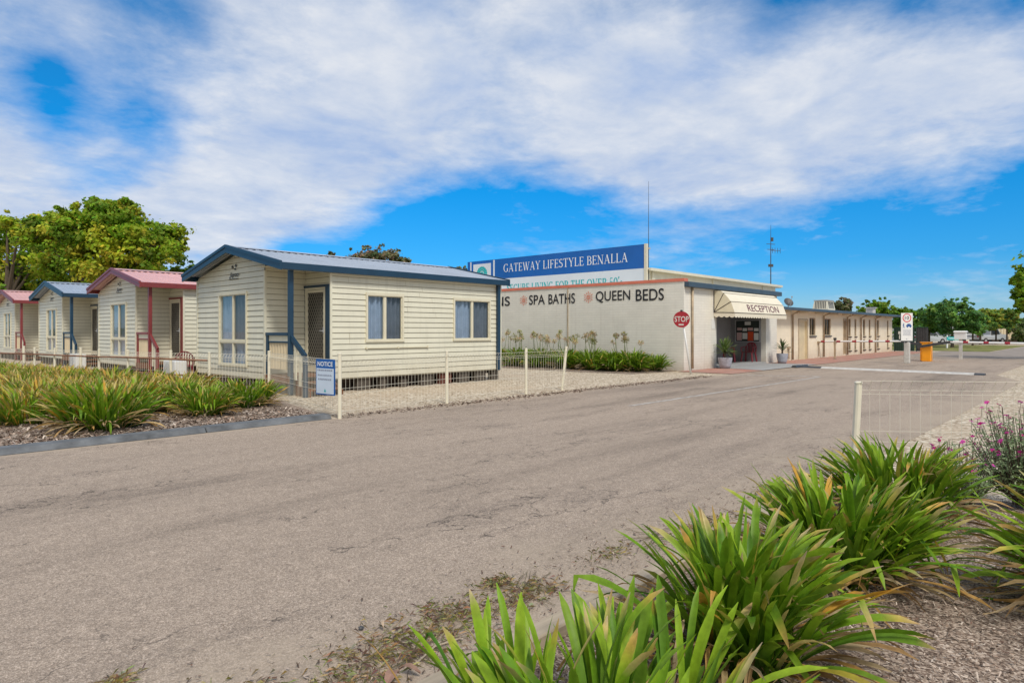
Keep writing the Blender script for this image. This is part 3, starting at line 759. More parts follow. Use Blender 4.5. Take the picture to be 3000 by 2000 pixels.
def window(parent, F, x0, x1, z0, z1, org, kind='slide', seed=1, label=None):
    cw = .052
    mb = MB()
    # casing, proud of the boards
    mb.fbox(F, x0, x1, z1-cw*1.3, z1, .0, .045); mb.fbox(F, x0-.015, x1+.015, z0, z0+cw, .0, .05)
    mb.fbox(F, x0, x0+cw, z0+cw, z1-cw*1.3, .0, .043); mb.fbox(F, x1-cw, x1, z0+cw, z1-cw*1.3, .0, .043)
    ax0, ax1, az0, az1 = x0+cw, x1-cw, z0+cw, z1-cw*1.3
    xm = (ax0+ax1)/2
    fr = .022
    panes = []
    if kind == 'slide':
        zs = [(az0, az1)]
    else:
        zmid = z0 + (z1-z0)*.335
        zs = [(az0, zmid-.03), (zmid+.03, az1)]
        mb.fbox(F, ax0, ax1, zmid-.03, zmid+.03, -.045, .028)
    for (a, b) in zs:
        mb.fbox(F, xm-.022, xm+.022, a, b, -.045, .020)
        for (p, q) in ((ax0, xm-.022), (xm+.022, ax1)):
            mb.fbox(F, p, p+fr, a, b, -.045, .012); mb.fbox(F, q-fr, q, a, b, -.045, .012)
            mb.fbox(F, p+fr, q-fr, a, a+fr, -.045, .0115); mb.fbox(F, p+fr, q-fr, b-fr, b, -.045, .0115)
            panes.append((p+fr, q-fr, a+fr, b-fr))
    w = mb.build('window', M['trim'], parent, origin=org)
    if label: w['label'] = label
    for i, (p, q, a, b) in enumerate(panes):
        g = MB(); g.face([F.P(p,a,-.012), F.P(q,a,-.012), F.P(q,b,-.012), F.P(p,b,-.012)])
        right = (i % 2 == 1) and (kind == 'slide' or i > 1)
        g.build('pane', M['glass_screen'] if right else (M['glass_blue'] if kind != 'slide' else M['glass']), w, origin=org)
    curtain(F, ax0, ax1, az0, az1, -.085, w, seed, origin=org)
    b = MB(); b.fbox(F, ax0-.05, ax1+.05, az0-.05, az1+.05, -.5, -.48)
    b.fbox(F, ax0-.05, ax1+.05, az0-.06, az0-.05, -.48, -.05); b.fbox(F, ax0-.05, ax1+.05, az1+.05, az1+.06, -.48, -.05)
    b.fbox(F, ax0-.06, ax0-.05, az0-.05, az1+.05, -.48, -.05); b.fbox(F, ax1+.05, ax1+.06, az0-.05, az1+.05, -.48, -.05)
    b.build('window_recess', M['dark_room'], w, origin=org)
    return w

CAB_T = 13.75
def make_cabin(name, label, paint, roofm, roofc):
    """local frame: origin at the porch corner on the ground; +x along the long wall, +y away from the drive"""
    root = thing(name, label, 'cabin', (7.55, CAB_T, 0), 'holiday cabins in a row along the drive')
    O = Vector((0, 0, 0))
    LX, WY, PX, PY = 6.87, 5.0, 1.05, 1.15
    Z0, ZE = .335, 2.86           # bottom of boards, top of side walls
    ZR = 3.42; YC = WY/2
    sl = (ZR-ZE)/(YC+.12)
    def zroof(y): return ZE + .0 + sl*(y+.12) if y <= YC else ZE + sl*(WY-y+.12)
    def P(x, y, z): return (x, y, z)
    wall = MB()
    # solid core a few cm inside the boards (keeps the light out), notched for the porch
    FL = Frame((PX, 0, 0), (1, 0, 0), (0, -1, 0))                 # long wall
    W1 = (.98, 2.15, 1.19, 2.42); W2 = (3.90, 5.38, 1.19, 2.40)
    inner = .07
    ops = [(w[0]+inner, w[1]-inner, w[2]+.06, w[3]-.08) for w in (W1, W2)]
    siding(wall, FL, 0, LX-PX, Z0, ZE+.02, ops)
    FG = Frame((0, WY, 0), (0, -1, 0), (-1, 0, 0))                # gable end, reads left to right
    gw = WY-PY
    W3 = (WY-3.62, WY-2.03, .575, 2.45)
    def top_g(z):
        if z <= ZE: return (0, WY)
        dy = (z-ZE)/sl - .12
        return (max(0, dy), min(WY, WY-dy))
    siding(wall, FG, 0, gw, Z0, ZR, [(W3[0]+inner, W3[1]-inner, W3[2]+.06, W3[3]-.08)], top=lambda z: (top_g(z)[0], min(gw, top_g(z)[1])))
    FR = Frame((0, PY, 0), (1, 0, 0), (0, -1, 0))                 # porch side wall
    siding(wall, FR, 0, PX, .45, 2.98)
    FD = Frame((PX, PY, 0), (0, -1, 0), (-1, 0, 0))               # door wall
    siding(wall, FD, 0, PY, .45, 2.95, [(0.0, PY, .45, 2.53)])
    FB = Frame((LX, 0, 0), (0, 1, 0), (1, 0, 0))                  # far end
    siding(wall, FB, 0, WY, Z0, ZR, top=top_g)
    FK = Frame((LX, WY, 0), (-1, 0, 0), (0, 1, 0))                # back wall
    siding(wall, FK, 0, LX, Z0, ZE)
    # corner stops
    for (x, y, s0) in ((PX, 0, .335), (0, PY, .335), (0, WY, .335), (LX, 0, .335), (LX, WY, .335)):
        wall.box(x-.028, x+.028, y-.028, y+.028, s0-.004, ZE-.02 if not (x in (0,) and y == PY) else 2.9)
    # butt joints between board lengths
    rj = random.Random(12)
    for k in range(16):
        zz = Z0 + rj.randint(1, 17)*BH; xx = rj.choice((.5, 2.3, 2.75, 3.2, 5.55))+rj.uniform(-.1,.1)
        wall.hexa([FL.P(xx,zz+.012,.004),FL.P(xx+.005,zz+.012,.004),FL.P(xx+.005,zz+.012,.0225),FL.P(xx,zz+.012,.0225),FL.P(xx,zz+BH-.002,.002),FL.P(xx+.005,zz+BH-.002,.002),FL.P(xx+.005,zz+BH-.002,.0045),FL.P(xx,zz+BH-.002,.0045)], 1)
    # floor
    wall.box(.03, LX-.03, PY+.02, WY-.03, .30, .34); wall.box(PX+.03, LX-.03, .03, PY, .30, .34)
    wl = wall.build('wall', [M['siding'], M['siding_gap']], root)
    window(root, FL, *W1, O, 'slide', 3); window(root, FL, *W2, O, 'slide', 8)
    window(root, FG, *W3, O, 'tall', 5)
    # roof: ribbed sheet, two slopes
    rf = MB()
    XA, XB = -.30, LX+.16
    zed = .115                    # sheet above wall top
    def ribs(side):
        p = .19; x = XA; prof = []
        while x < XB-1e-3:
            prof += [(x, 0), (x+.055, .0), (x+.075, .024), (x+.115, .024), (x+.135, 0)]
            x += p
        prof.append((XB, 0))
        for (xa, ha), (xb, hb) in zip(prof, prof[1:]):
            if xa >= XB: break
            xb = min(xb, XB)
            if side == 0:
                rf.face([(xa,-.17,zroof(-.17)+zed+ha),(xb,-.17,zroof(-.17)+zed+hb),(xb,YC,zroof(YC)+zed+hb),(xa,YC,zroof(YC)+zed+ha)])
            else:
                rf.face([(xb,WY+.17,zroof(WY+.17)+zed+hb),(xa,WY+.17,zroof(WY+.17)+zed+ha),(xa,YC,zroof(YC)+zed+ha),(xb,YC,zroof(YC)+zed+hb)])
    ribs(0); ribs(1)
    # ridge cap
    for s in (-1, 1):
        rf.face([(XA-.01,YC,ZR+.12+.045),(XB+.01,YC,ZR+.12+.045),(XB+.01,YC+s*.2,ZR+.12+.034-.2*sl),(XA-.01,YC+s*.2,ZR+.12+.034-.2*sl)])
    # soffit
    rf.face([(XA,-.14,ZE-.025),(XB,-.14,ZE-.025),(XB,.0,ZE-.022),(XA,.0,ZE-.022)])
    roof = rf.build('roof', roofm, root)
    pc = MB(); pc.face([(-.25,-.12,2.93),(PX,-.12,2.93),(PX,PY,2.97),(-.25,PY,2.97)])
    pc.build('porch_ceiling', M['siding'], root)
    gt = MB(); gt.box(XA+.0, XB, -.215, -.14, ZE-.03, ZE+.125); gt.build('gutter', paint, roof, bevel=.006)
    gt = MB(); gt.box(XA, XB, WY+.165, WY+.215, ZE-.03, ZE+.125); gt.build('gutter', paint, roof, bevel=.006)
    for (xa, xb) in ((XA-.045, XA-.002), (XB+.002, XB+.045)):
        bb = MB()
        for s in (0, 1):
            y0, y1 = (-.222, YC) if s == 0 else (WY+.222, YC)
            za, zb = zroof(-.222 if s == 0 else WY+.222)+zed+.05, zroof(YC)+zed+.055
            h1 = .19
            q = [(xa,y0,za-h1),(xb,y0,za-h1),(xb,y1,zb-h1),(xa,y1,zb-h1),(xa,y0,za),(xb,y0,za),(xb,y1,zb),(xa,y1,zb)]
            if s: q = [q[1],q[0],q[3],q[2],q[5],q[4],q[7],q[6]]
            bb.hexa(q)
            # capping strip along the top
            q = [(xa-.02,y0,za-.06),(xb,y0,za-.06),(xb,y1,zb-.06),(xa-.02,y1,zb-.06),(xa-.02,y0,za+.012),(xb,y0,za+.012),(xb,y1,zb+.012),(xa-.02,y1,zb+.012)]
            if s: q = [q[1],q[0],q[3],q[2],q[5],q[4],q[7],q[6]]
            bb.hexa(q)
        bb.build('bargeboard', paint, roof)
    # porch
    po = MB(); po.box(.0, .10, .0, .10, .02, 2.92); po.build('porch_post', paint, root, bevel=.006)
    po = MB(); po.box(.0, .09, PY-.12, PY-.03, .02, 1.42); po.box(-.012,.102,.10,PY-.03,1.36,1.43); po.box(.02,.08,.10,PY-.12,1.19,1.23)
    po.build('porch_rail', paint, root, bevel=.005)
    pp = MB()
    n = 36; prev = None
    for i in range(n+1):
        y = .10+(PY-.22)*i/n; xx = .05 + .014*math.sin(i/n*2*math.pi*7)
        cur = ((xx, y, .58), (xx, y, 1.19))
        if prev: pp.face([prev[0], prev[1], cur[1], cur[0]])
        prev = cur
    pp.build('porch_panel', M['porch_panel'], root, smooth=True)
    pp = MB(); pp.box(.035,.065,.10,PY-.12,1.23,1.36); pp.build('porch_board', M['siding'], root)
    fl = MB()
    for k in range(8):
        y = .02+k*.14; fl.box(.0, PX-.02, y, y+.132, .40, .44)
    fl.box(-.02, .0, 0, PY, .27, .43)
    fl.build('porch_floor', M['brown_wood'], root)
    # steps going down towards the drive, with one handrail
    for k, z in enumerate((.29, .15)):
        st = MB(); y1 = -.02-k*.27
        st.box(.16, .98, y1-.29, y1, z-.02, z+.02); st.box(.18,.96,y1-.03,y1-.01,z-.14,z-.02)
        st.build('step', M['brown_wood'], root)
    st = MB(); st.hexa([(.14,-.62,.0),(.17,-.62,.0),(.17,0,.0),(.14,0,.0),(.14,-.62,.12),(.17,-.62,.12),(.17,0,.42),(.14,0,.42)])
    st.build('stair_stringer', M['brown_wood'], root); st = MB()
    st.hexa([(.96,-.62,.0),(.99,-.62,.0),(.99,0,.0),(.96,0,.0),(.96,-.62,.12),(.99,-.62,.12),(.99,0,.42),(.96,0,.42)])
    st.build('stair_stringer', M['brown_wood'], root)
    hr = MB(); hr.bar((.05,.02,1.33),(.05,-.60,.90),.06,.10); hr.box(.01,.09,-.62,-.53,.0,.88)
    hr.build('handrail', paint, root)
    for k in range(2):
        b = MB(); y = -.18-k*.2; b.box(.035,.06,y-.04,y+.04,.36-k*.13,1.14-k*.14); b.build('baluster', M['trim'], root)
    # door: painted surround, cream frame, lattice screen
    dr = MB()
    D0, D1 = .10, .93
    dr.fbox(FD, D0-.05, D0, .45, 2.51, -.02, .035); dr.fbox(FD, D1, D1+.06, .45, 2.51, -.02, .035); dr.fbox(FD, D0-.05, D1+.06, 2.47, 2.52, -.02, .034)
    door = dr.build('door', M['trim'], root)
    sr = MB(); sr.fbox(FD, D1+.06, PY-.0, .45, 2.58, -.03, .05); sr.fbox(FD, 0, D1+.06, 2.52, 2.58, -.03, .05); sr.fbox(FD, 0, D0-.05, .45, 2.52, -.03, .02)
    sr.build('door_surround', paint, root)
    ls = MB()
    for a, b, c, d in ((D0,D0+.055,.47,2.46),(D1-.055,D1,.47,2.46),(D0+.055,D1-.055,.47,.62),(D0+.055,D1-.055,2.40,2.46)):
        ls.fbox(FD, a, b, c, d, .005, .03)
    ls.build('screen_frame', M['trim'], door)
    lt = MB(); x0, x1, z0, z1 = D0+.055, D1-.055, .62, 2.40
    p = .085
    def clip(xa, za, xb, zb):
        pts = []
        t0, t1 = 0, 1; dx, dz = xb-xa, zb-za
        for p_, q_ in ((-dx, xa-x0), (dx, x1-xa), (-dz, za-z0), (dz, z1-za)):
            if abs(p_) < 1e-9:
                if q_ < 0: return None
            else:
                t = q_/p_
                if p_ < 0: t0 = max(t0, t)
                else: t1 = min(t1, t)
        return None if t0 >= t1 else (xa+dx*t0, za+dz*t0, xa+dx*t1, za+dz*t1)
    k = -30
    while k < 60:
        for sgn, dd in ((1, .014), (-1, .02)):
            xa = x0 + k*p if sgn == 1 else x0 + k*p
            c = clip(xa, z0, xa+sgn*1.25, z0+2.2)
            if c:
                dx, dz = c[2]-c[0], c[3]-c[1]; l = math.hypot(dx, dz)
                nx, nz = -dz/l*.008, dx/l*.008
                lt.face([FD.P(c[0]+nx,c[1]+nz,dd),FD.P(c[0]-nx,c[1]-nz,dd),FD.P(c[2]-nx,c[3]-nz,dd),FD.P(c[2]+nx,c[3]+nz,dd)])
        k += 1
    lt.build('lattice', M['mesh_door'], door)
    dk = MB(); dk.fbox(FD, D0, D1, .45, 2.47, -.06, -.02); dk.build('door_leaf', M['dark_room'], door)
    hd = MB(); hd.fbox(FD, D1-.05, D1-.02, 1.42, 1.56, .03, .05); hd.tube([FD.P(D1-.035,1.47,.05),FD.P(D1-.035,1.47,.085),FD.P(D1-.13,1.47,.085)],.011,6)
    hd.build('handle', M['grey_metal'], door)
    # downpipe at the far corner
    dp = MB(); dp.box(LX-.20, LX-.10, -.11, -.03, .42, ZE-.02); dp.hexa([(LX-.20,-.11,.30),(LX-.10,-.11,.30),(LX-.10,-.03,.30),(LX-.20,-.03,.30),(LX-.20,-.11,.42),(LX-.10,-.11,.42),(LX-.10,-.03,.42),(LX-.20,-.03,.42)])
    dp.build('downpipe', paint, root)
    rl = MB(); rl.fbox(FL, .96, 2.98, 1.03, 1.055, .02, .05)
    for xx in (.98, 1.95, 2.94): rl.fbox(FL, xx, xx+.03, 1.015, 1.07, .018, .06)
    rl.build('wall_rail', M['trim'], root)
    # under the floor
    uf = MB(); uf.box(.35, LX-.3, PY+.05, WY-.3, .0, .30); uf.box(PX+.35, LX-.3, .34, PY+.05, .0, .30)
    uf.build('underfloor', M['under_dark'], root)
    rr = random.Random(4)
    for i in range(9):
        x = PX+.1+i*.68
        w = rr.choice((.2,.4,.4)); mi = rr.choice((0,0,1))
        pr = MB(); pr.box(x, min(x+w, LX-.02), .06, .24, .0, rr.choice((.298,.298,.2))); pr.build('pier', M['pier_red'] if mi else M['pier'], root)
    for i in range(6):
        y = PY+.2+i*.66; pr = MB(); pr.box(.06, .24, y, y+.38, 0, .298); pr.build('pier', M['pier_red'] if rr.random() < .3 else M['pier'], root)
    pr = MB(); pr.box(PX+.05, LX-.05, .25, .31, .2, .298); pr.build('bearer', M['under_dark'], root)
    # maker's badge high on the gable
    lg = MB()
    xc = WY-2.72
    put_text(lg, FG, 'Jayco', xc-.27, xc+.27, 2.80, 2.95, .034, shear=.35, bold=.02)
    lg.fbox(FG, xc-.25, xc+.24, 2.775, 2.788, .026, .034)
    for (px, pz, a, l) in ((-.16,3.06,35,.13),(-.10,3.03,60,.11),(-.02,3.03,-5,.16),(.09,3.05,70,.10),(.14,3.07,110,.10),(.04,3.10,25,.12),(-.10,3.10,-30,.10)):
        ca, sa = math.cos(R(a)), math.sin(R(a))
        lg.face([FG.P(xc+px,pz,.034),FG.P(xc+px+ca*l/2-sa*.022,pz+sa*l/2+ca*.022,.034),FG.P(xc+px+ca*l,pz+sa*l,.034),FG.P(xc+px+ca*l/2+sa*.022,pz+sa*l/2-ca*.022,.034)])
    lg.build('badge', M['letter_black'], root)
    return root

SP = 8.73
cabA = make_cabin('cabin', 'largest nearest cream weatherboard cabin with dark blue trim and grey blue roof', M['blue'], M['roof_blue'], None)
cabB = make_cabin('cabin', 'cream cabin with red trim and pink red roof, right beside the nearest blue cabin', M['red'], M['roof_red'], None)
cabB.location.y += SP
c = copy_tree(cabA); c.location.y = CAB_T+2*SP; c['label'] = 'cream cabin with blue trim standing between two red roofed cabins'
c = copy_tree(cabB); c.location.y = CAB_T+3*SP; c['label'] = 'farthest cream cabin with red trim, cut by the left edge of the photo'

# ------------------------------------------------------------------ fences, barrier, notice
def wire_panel(a, b, z0, z1, pitch=.09, r=.0032, hz=(.06, .34, .44, -.09, -.13), loop=True):
    """roll-top wire mesh between two points"""
    mb = MB(); a = Vector((*a, 0)); b = Vector((*b, 0)); L = (b-a).length; d = (b-a)/L
    nrm = Vector((d.y, -d.x, 0))
    n = int(L/pitch)
    for i in range(n+1):
        p = a + d*(i*pitch + (L-n*pitch)/2)
        q = [p+Vector((0,0,z0)), p+Vector((0,0,z1-.11))]
        if loop: q += [p+nrm*.05+Vector((0,0,z1)), p+d*.0+nrm*-.035+Vector((0,0,z1-.09))]
        mb.tube(q, r, 4, cap=False)
    for h in hz:
        z = z1+h if h < 0 else z0+h
        mb.bar(a+Vector((0,0,z)), b+Vector((0,0,z)), r*2)
    if loop: mb.bar(a+nrm*.05+Vector((0,0,z1)), b+nrm*.05+Vector((0,0,z1)), r*2.4)
    return mb

def fence_post(mb, x, y, h, r=.033, lean=(0, 0)):
    mb.tube([(x-lean[0], y-lean[1], 0), (x, y, h)], r, 10)
    mb.tube([(x, y, h), (x, y, h+.012), (x, y, h+.022)], [r*1.14, r*1.14, r*.7], 10)

def mesh_fence(name, label, pts, heights, top, leans=None, pitch=.09, r=.0032, group=None):
    root = thing(name, label, 'fence', (pts[0][0], pts[0][1], 0), group)
    for i, (p, h) in enumerate(zip(pts, heights)):
        if not h: continue
        mb = MB(); fence_post(mb, p[0], p[1], h, lean=(leans or {}).get(i, (0, 0)))
        mb.build('post', M['fence'], root, smooth=False, origin=root.location)
    for i, (p, q) in enumerate(zip(pts, pts[1:])):
        wire_panel(p, q, .06, top[i] if hasattr(top, '__len__') else top, pitch, r).build('wire_panel', M['fence_white'], root, origin=root.location)
    return root

mesh_fence('mesh_fence', 'cream roll top wire fence with rounded posts running along the drive before the nearest cabin',
           [(6.15,9.56),(8.9,9.97),(11.44,10.08),(13.0,10.12)], [1.075,1.05,1.05,1.06], .98, {3: (.10, -.06)}, r=.0026)
mesh_fence('mesh_fence', 'cream wire fence turning from the notice board past the cabin fronts to the left edge',
           [(6.17,9.70),(7.19,14.0),(6.13,16.8),(5.27,20.8),(4.6,23.9),(3.7,28.0)], [0,1.0,.98,1.0,1.0,1.0], [.97,.93,.93,.93,.93], r=.0033)
mesh_fence('mesh_fence', 'single wire fence panel with one thick pale post behind the front bed at right',
           [(6.95,1.85),(8.75,-.62)], [.955,.95], .985, {0: (.05, -.03)}, pitch=.092, r=.0018)
# fatter near post
root = thing('pipe_barrier', 'low barrier of two rusty horizontal pipes on cream posts behind the leafy bed', 'barrier', (6.3,15.1,0))
bp = [(6.33,15.1),(5.66,18.3),(5.38,19.6),(4.9,21.8),(4.66,22.9),(4.15,25.3),(3.5,28.4)]
for x, y in bp:
    mb = MB(); fence_post(mb, x, y, .97, .028); mb.build('post', M['fence'], root, origin=root.location)
for z in (.80, .44):
    mb = MB(); mb.tube([(x-.05, y, z+.008*math.sin(i*2)) for i, (x, y) in enumerate(bp)], .021, 8); mb.build('rail', M['rust'], root, smooth=True, origin=root.location)

# notice board on the fence
FN = Frame((6.12, 10.18, 0), (.06, -1, 0), (-1, -.06, 0))
root = thing('notice_sign', 'blue and white sign reading NOTICE fixed on the fence next to the post', 'sign', (6.12, 9.95, .4))
mb = MB(); mb.fbox(FN, 0, .53, .38, .985, .03, .042); mb.build('sign_board', M['sign_blue'], root, origin=root.location)
mb = MB(); mb.face([FN.P(.02,.40,.045),FN.P(.51,.40,.045),FN.P(.51,.83,.045),FN.P(.02,.83,.045)]); mb.build('lower_panel', M['sign_pale'], root, origin=root.location)
mb = MB(); put_text(mb, FN, 'NOTICE', .05, .48, .865, .945, .046, bold=.02)
mb.build('title_lettering', M['letter_white'], root, origin=root.location)
mb = MB()
def text_lines(mb, F, x0, x1, rows, h, d, seed=0):
    r = random.Random(seed)
    for z in rows:
        x = x0
        while x < x1-.02:
            w = min(r.uniform(.02, .06), x1-x)
            mb.face([F.P(x,z,d),F.P(x+w,z,d),F.P(x+w,z+h,d),F.P(x,z+h,d)]); x += w+.012
text_lines(mb, FN, .05, .47, (.785,), .026, .047, 1); text_lines(mb, FN, .06, .46, (.715, .70), .010, .047, 2); text_lines(mb, FN, .07, .44, (.645, .63), .012, .047, 3)
mb.build('fine_print', M['letter_grey'], root, origin=root.location)
mb = MB(); mb.face([FN.P(.235,.43,.047),FN.P(.295,.43,.047),FN.P(.265,.49,.047)]); mb.build('emblem', M['teal'], root, origin=root.location)

# ------------------------------------------------------------------ reception building
rec = thing('reception_building', 'long low cream brick reception building with painted lettering and a slate blue fascia', 'building', (22, 11.7, 0))
RO = rec.location
def rb(mb, name, mat, parent=None, **kw): return mb.build(name, mat, parent or rec, origin=RO, **kw)
SX, TY = 22.0, 11.7
mb = MB()
# end wall facing the cabins, returns and front wall with the entrance recess
mb.box(SX, SX+.24, TY, 30.0, 0, 3.30)
mb.box(SX+.24, 24.65, TY, TY+.24, 0, 3.12)
mb.box(24.45, 24.65, TY+.24, 13.35, 0, 3.12)
mb.box(29.62, 30.9, TY, TY+.30, 0, 3.12)
mb.box(24.65, 29.62, TY+.003, TY+.2, 2.55, 3.12)
mb.box(30.66, 30.9, TY+.3, 15.2, 0, 3.12)
mb.box(SX-.012, SX, 16.99, 17.0, 0, 3.28)
rb(mb, 'wall', M['wall_brick'])
mb = MB(); mb.box(25.0, 25.24, 15.08, 30, 3.3, 4.16); mb.box(25.24, 39.6, 15.08, 15.3, 2.9, 4.10)
for x in (25.4, 31.3, 37.6): mb.box(x, x+.22, 15.02, 15.08, 3.1, 4.08)
rb(mb, 'upper_wall', M['cream_clad'])
mb = MB(); mb.box(SX+.1, 30.9, TY+.02, 15.1, 3.121, 3.20); mb.box(SX+.24, 25.0, 15.1, 30, 3.10, 3.18)
mb.hexa([(24.95,14.9,4.12),(40,14.9,4.04),(40,30,4.3),(24.95,30,4.3),(24.95,14.9,4.2),(40,14.9,4.12),(40,30,4.42),(24.95,30,4.42)])
rb(mb, 'roof', M['cream_clad'])
mb = MB(); mb.box(24.93, 40.02, 14.80, 14.90, 4.07, 4.19); rb(mb, 'upper_gutter', M['cream_clad'])
mb = MB(); mb.box(SX-.03, SX+.27, TY-.02, 30.1, 3.285, 3.40); rb(mb, 'parapet_cap', M['salmon'])
mb = MB(); mb.box(SX+.02, 31.0, TY-.20, TY-.0, 3.08, 3.27); rb(mb, 'fascia', M['fascia'], bevel=.01)
mb = MB(); mb.tube([(22.55, TY-.06, .08),(22.55, TY-.06, 3.08)], .045, 8); rb(mb, 'downpipe', M['brown_pipe'], smooth=True)
mb = MB(); mb.box(SX-.03, SX-.0, 17.03, 17.06, .1, 3.28); rb(mb, 'wall_conduit', M['brown_pipe'])
# recess: grey walls, glazed door
mb = MB(); mb.box(29.60, 29.62, TY+.22, 13.35, 0, 2.55); mb.box(24.65, 29.62, 13.35, 13.5, 2.3, 2.6); mb.box(27.6, 29.62, 13.34, 13.5, 0, 2.3)
rb(mb, 'recess_wall', M['grey_wall'])
mb = MB(); mb.box(24.65, 29.62, TY+.2, 13.5, 2.55, 2.58); rb(mb, 'recess_ceiling', M['grey_wall'])
mb = MB(); mb.box(24.66, 29.61, TY-.02, 13.5, .02, .09); rb(mb, 'entrance_slab', M['concrete'])
mb = MB()
for x in (24.7, 25.65, 26.6, 27.5): mb.box(x, x+.07, 13.28, 13.36, .09, 2.3)
mb.box(24.77, 27.5, 13.29, 13.35, 2.2, 2.3); mb.box(24.77, 27.5, 13.29, 13.35, .09, .2)
gd = rb(mb, 'glazed_door', M['dark_metal'])
mb = MB(); mb.face([(24.77,13.33,.2),(27.5,13.33,.2),(27.5,13.33,2.2),(24.77,13.33,2.2)]); rb(mb, 'pane', M['glass_dark'], gd)
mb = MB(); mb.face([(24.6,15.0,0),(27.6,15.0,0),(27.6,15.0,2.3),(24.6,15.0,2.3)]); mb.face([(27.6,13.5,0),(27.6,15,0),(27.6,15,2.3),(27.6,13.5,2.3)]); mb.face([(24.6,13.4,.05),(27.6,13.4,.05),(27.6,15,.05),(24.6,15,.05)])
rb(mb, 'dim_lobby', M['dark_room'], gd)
mb = MB(); mb.box(25.75, 26.2, 13.26, 13.275, 1.35, 1.9); mb.box(25.8, 26.15, 13.26, 13.275, .95, 1.28); rb(mb, 'door_notice', M['paper'], gd)
mb = MB(); mb.box(24.2, 24.5, TY-.012, TY-.002, 1.55, 1.95); rb(mb, 'wall_notice', M['paper'])
# painted lettering on the end wall (reads towards the drive)
FW = Frame((SX, 0, 0), (0, -1, 0), (-1, 0, 0))
for tx, a, b, c, d in (('SPA', -19.2, -18.29, 2.62, 3.05), ('BATHS', -18.09, -16.66, 2.62, 3.05), ('QUEEN', -15.61, -13.98, 2.60, 3.07), ('BEDS', -13.73, -12.51, 2.62, 3.07), ('NS', -21.28, -20.35, 2.61, 3.04)):
    mb = MB(); put_text(mb, FW, tx, a, b, c, d, .016, bold=.010); rb(mb, 'wall_lettering', M['letter_black'])
for tc, zc, rr in ((19.52, 2.83, .20), (15.98, 2.85, .205)):
    mb = MB(); n = 20
    for k in range(n):
        a, b = 2*math.pi*k/n, 2*math.pi*(k+1)/n
        mb.face([FW.P(-tc+math.cos(x)*q, zc+math.sin(x)*q, .016) for x, q in ((a,.055),(a,.095),(b,.095),(b,.055))])
        mb.face([FW.P(-tc, zc, .0162), FW.P(-tc+math.cos(a)*.03, zc+math.sin(a)*.03, .0162), FW.P(-tc+math.cos(b)*.03, zc+math.sin(b)*.03, .0162)])
    for k in range(12):
        a = 2*math.pi*k/12; ca, sa = math.cos(a), math.sin(a); w = .019
        q0, q1 = .125, rr + (.03 if k % 2 else 0)
        mb.face([FW.P(-tc+ca*q0-sa*w*.6, zc+sa*q0+ca*w*.6, .016), FW.P(-tc+ca*q1-sa*w, zc+sa*q1+ca*w, .016), FW.P(-tc+ca*q1+sa*w, zc+sa*q1-ca*w, .016), FW.P(-tc+ca*q0+sa*w*.6, zc+sa*q0-ca*w*.6, .016)])
    rb(mb, 'painted_sun', M['sun_orange'])

# wing beyond
WY0 = 12.0; WX0, WX1 = 30.9, 53.4
mb = MB()
FWg = Frame((WX0, WY0, 0), (1, 0, 0), (0, -1, 0))
slots = [(43.05,.45),(44.25,.40),(46.1,.48),(47.4,.42),(49.4,.5),(52.0,.42)]
ops = [(36.2,37.15,1.22,2.17),(38.65,39.7,1.22,2.17),(34.6,35.85,0,2.05),(42.0,42.5,0.1,2.15)]
for s, w in slots: ops += [(s,s+w,1.15,2.22),(s,s+w,.30,.95)]
ops = [(a-WX0, b-WX0, c, d) for a, b, c, d in ops]
xs_ = sorted({0, WX1-WX0} | {o[0] for o in ops} | {o[1] for o in ops})
for a, b in zip(xs_, xs_[1:]):
    holes = sorted([(o[2], o[3]) for o in ops if o[0] <= a+1e-6 and o[1] >= b-1e-6])
    z = 0
    for h0, h1 in holes + [(2.52, 2.52)]:
        if h0 > z+1e-6: mb.fbox(FWg, a, b, z, h0, -.16, 0)
        z = max(z, h1)
mb.box(WX1-.2, WX1, WY0+.16, 18, 0, 2.52); mb.box(WX0, WX1-.2, WY0+1.2, WY0+1.3, 0, 2.5)
rb(mb, 'wing_wall', M['wing_brick'])
mb = MB(); mb.hexa([(31.0,11.45,2.56),(54,11.45,2.56),(54,18,2.95),(31.0,18,2.95),(31.0,11.45,2.60),(54,11.45,2.60),(54,18,2.99),(31.0,18,2.99)]); rb(mb, 'wing_roof', M['grey_metal'])
mb = MB(); mb.box(31.02, 54.02, 11.38, 11.45, 2.46, 2.60); mb.box(53.95, 54.0, 11.45, 12.2, 2.44, 2.55); rb(mb, 'wing_gutter', M['fascia'], bevel=.01)
mb = MB(); mb.box(31.0, 53.9, 11.46, 12.0, 2.49, 2.52)
x = 32.2
while x < 53.5:
    mb.box(x, x+.06, 11.5, 12.0, 2.38, 2.49); x += 2.4
rb(mb, 'eave_lining', M['cream_clad'])
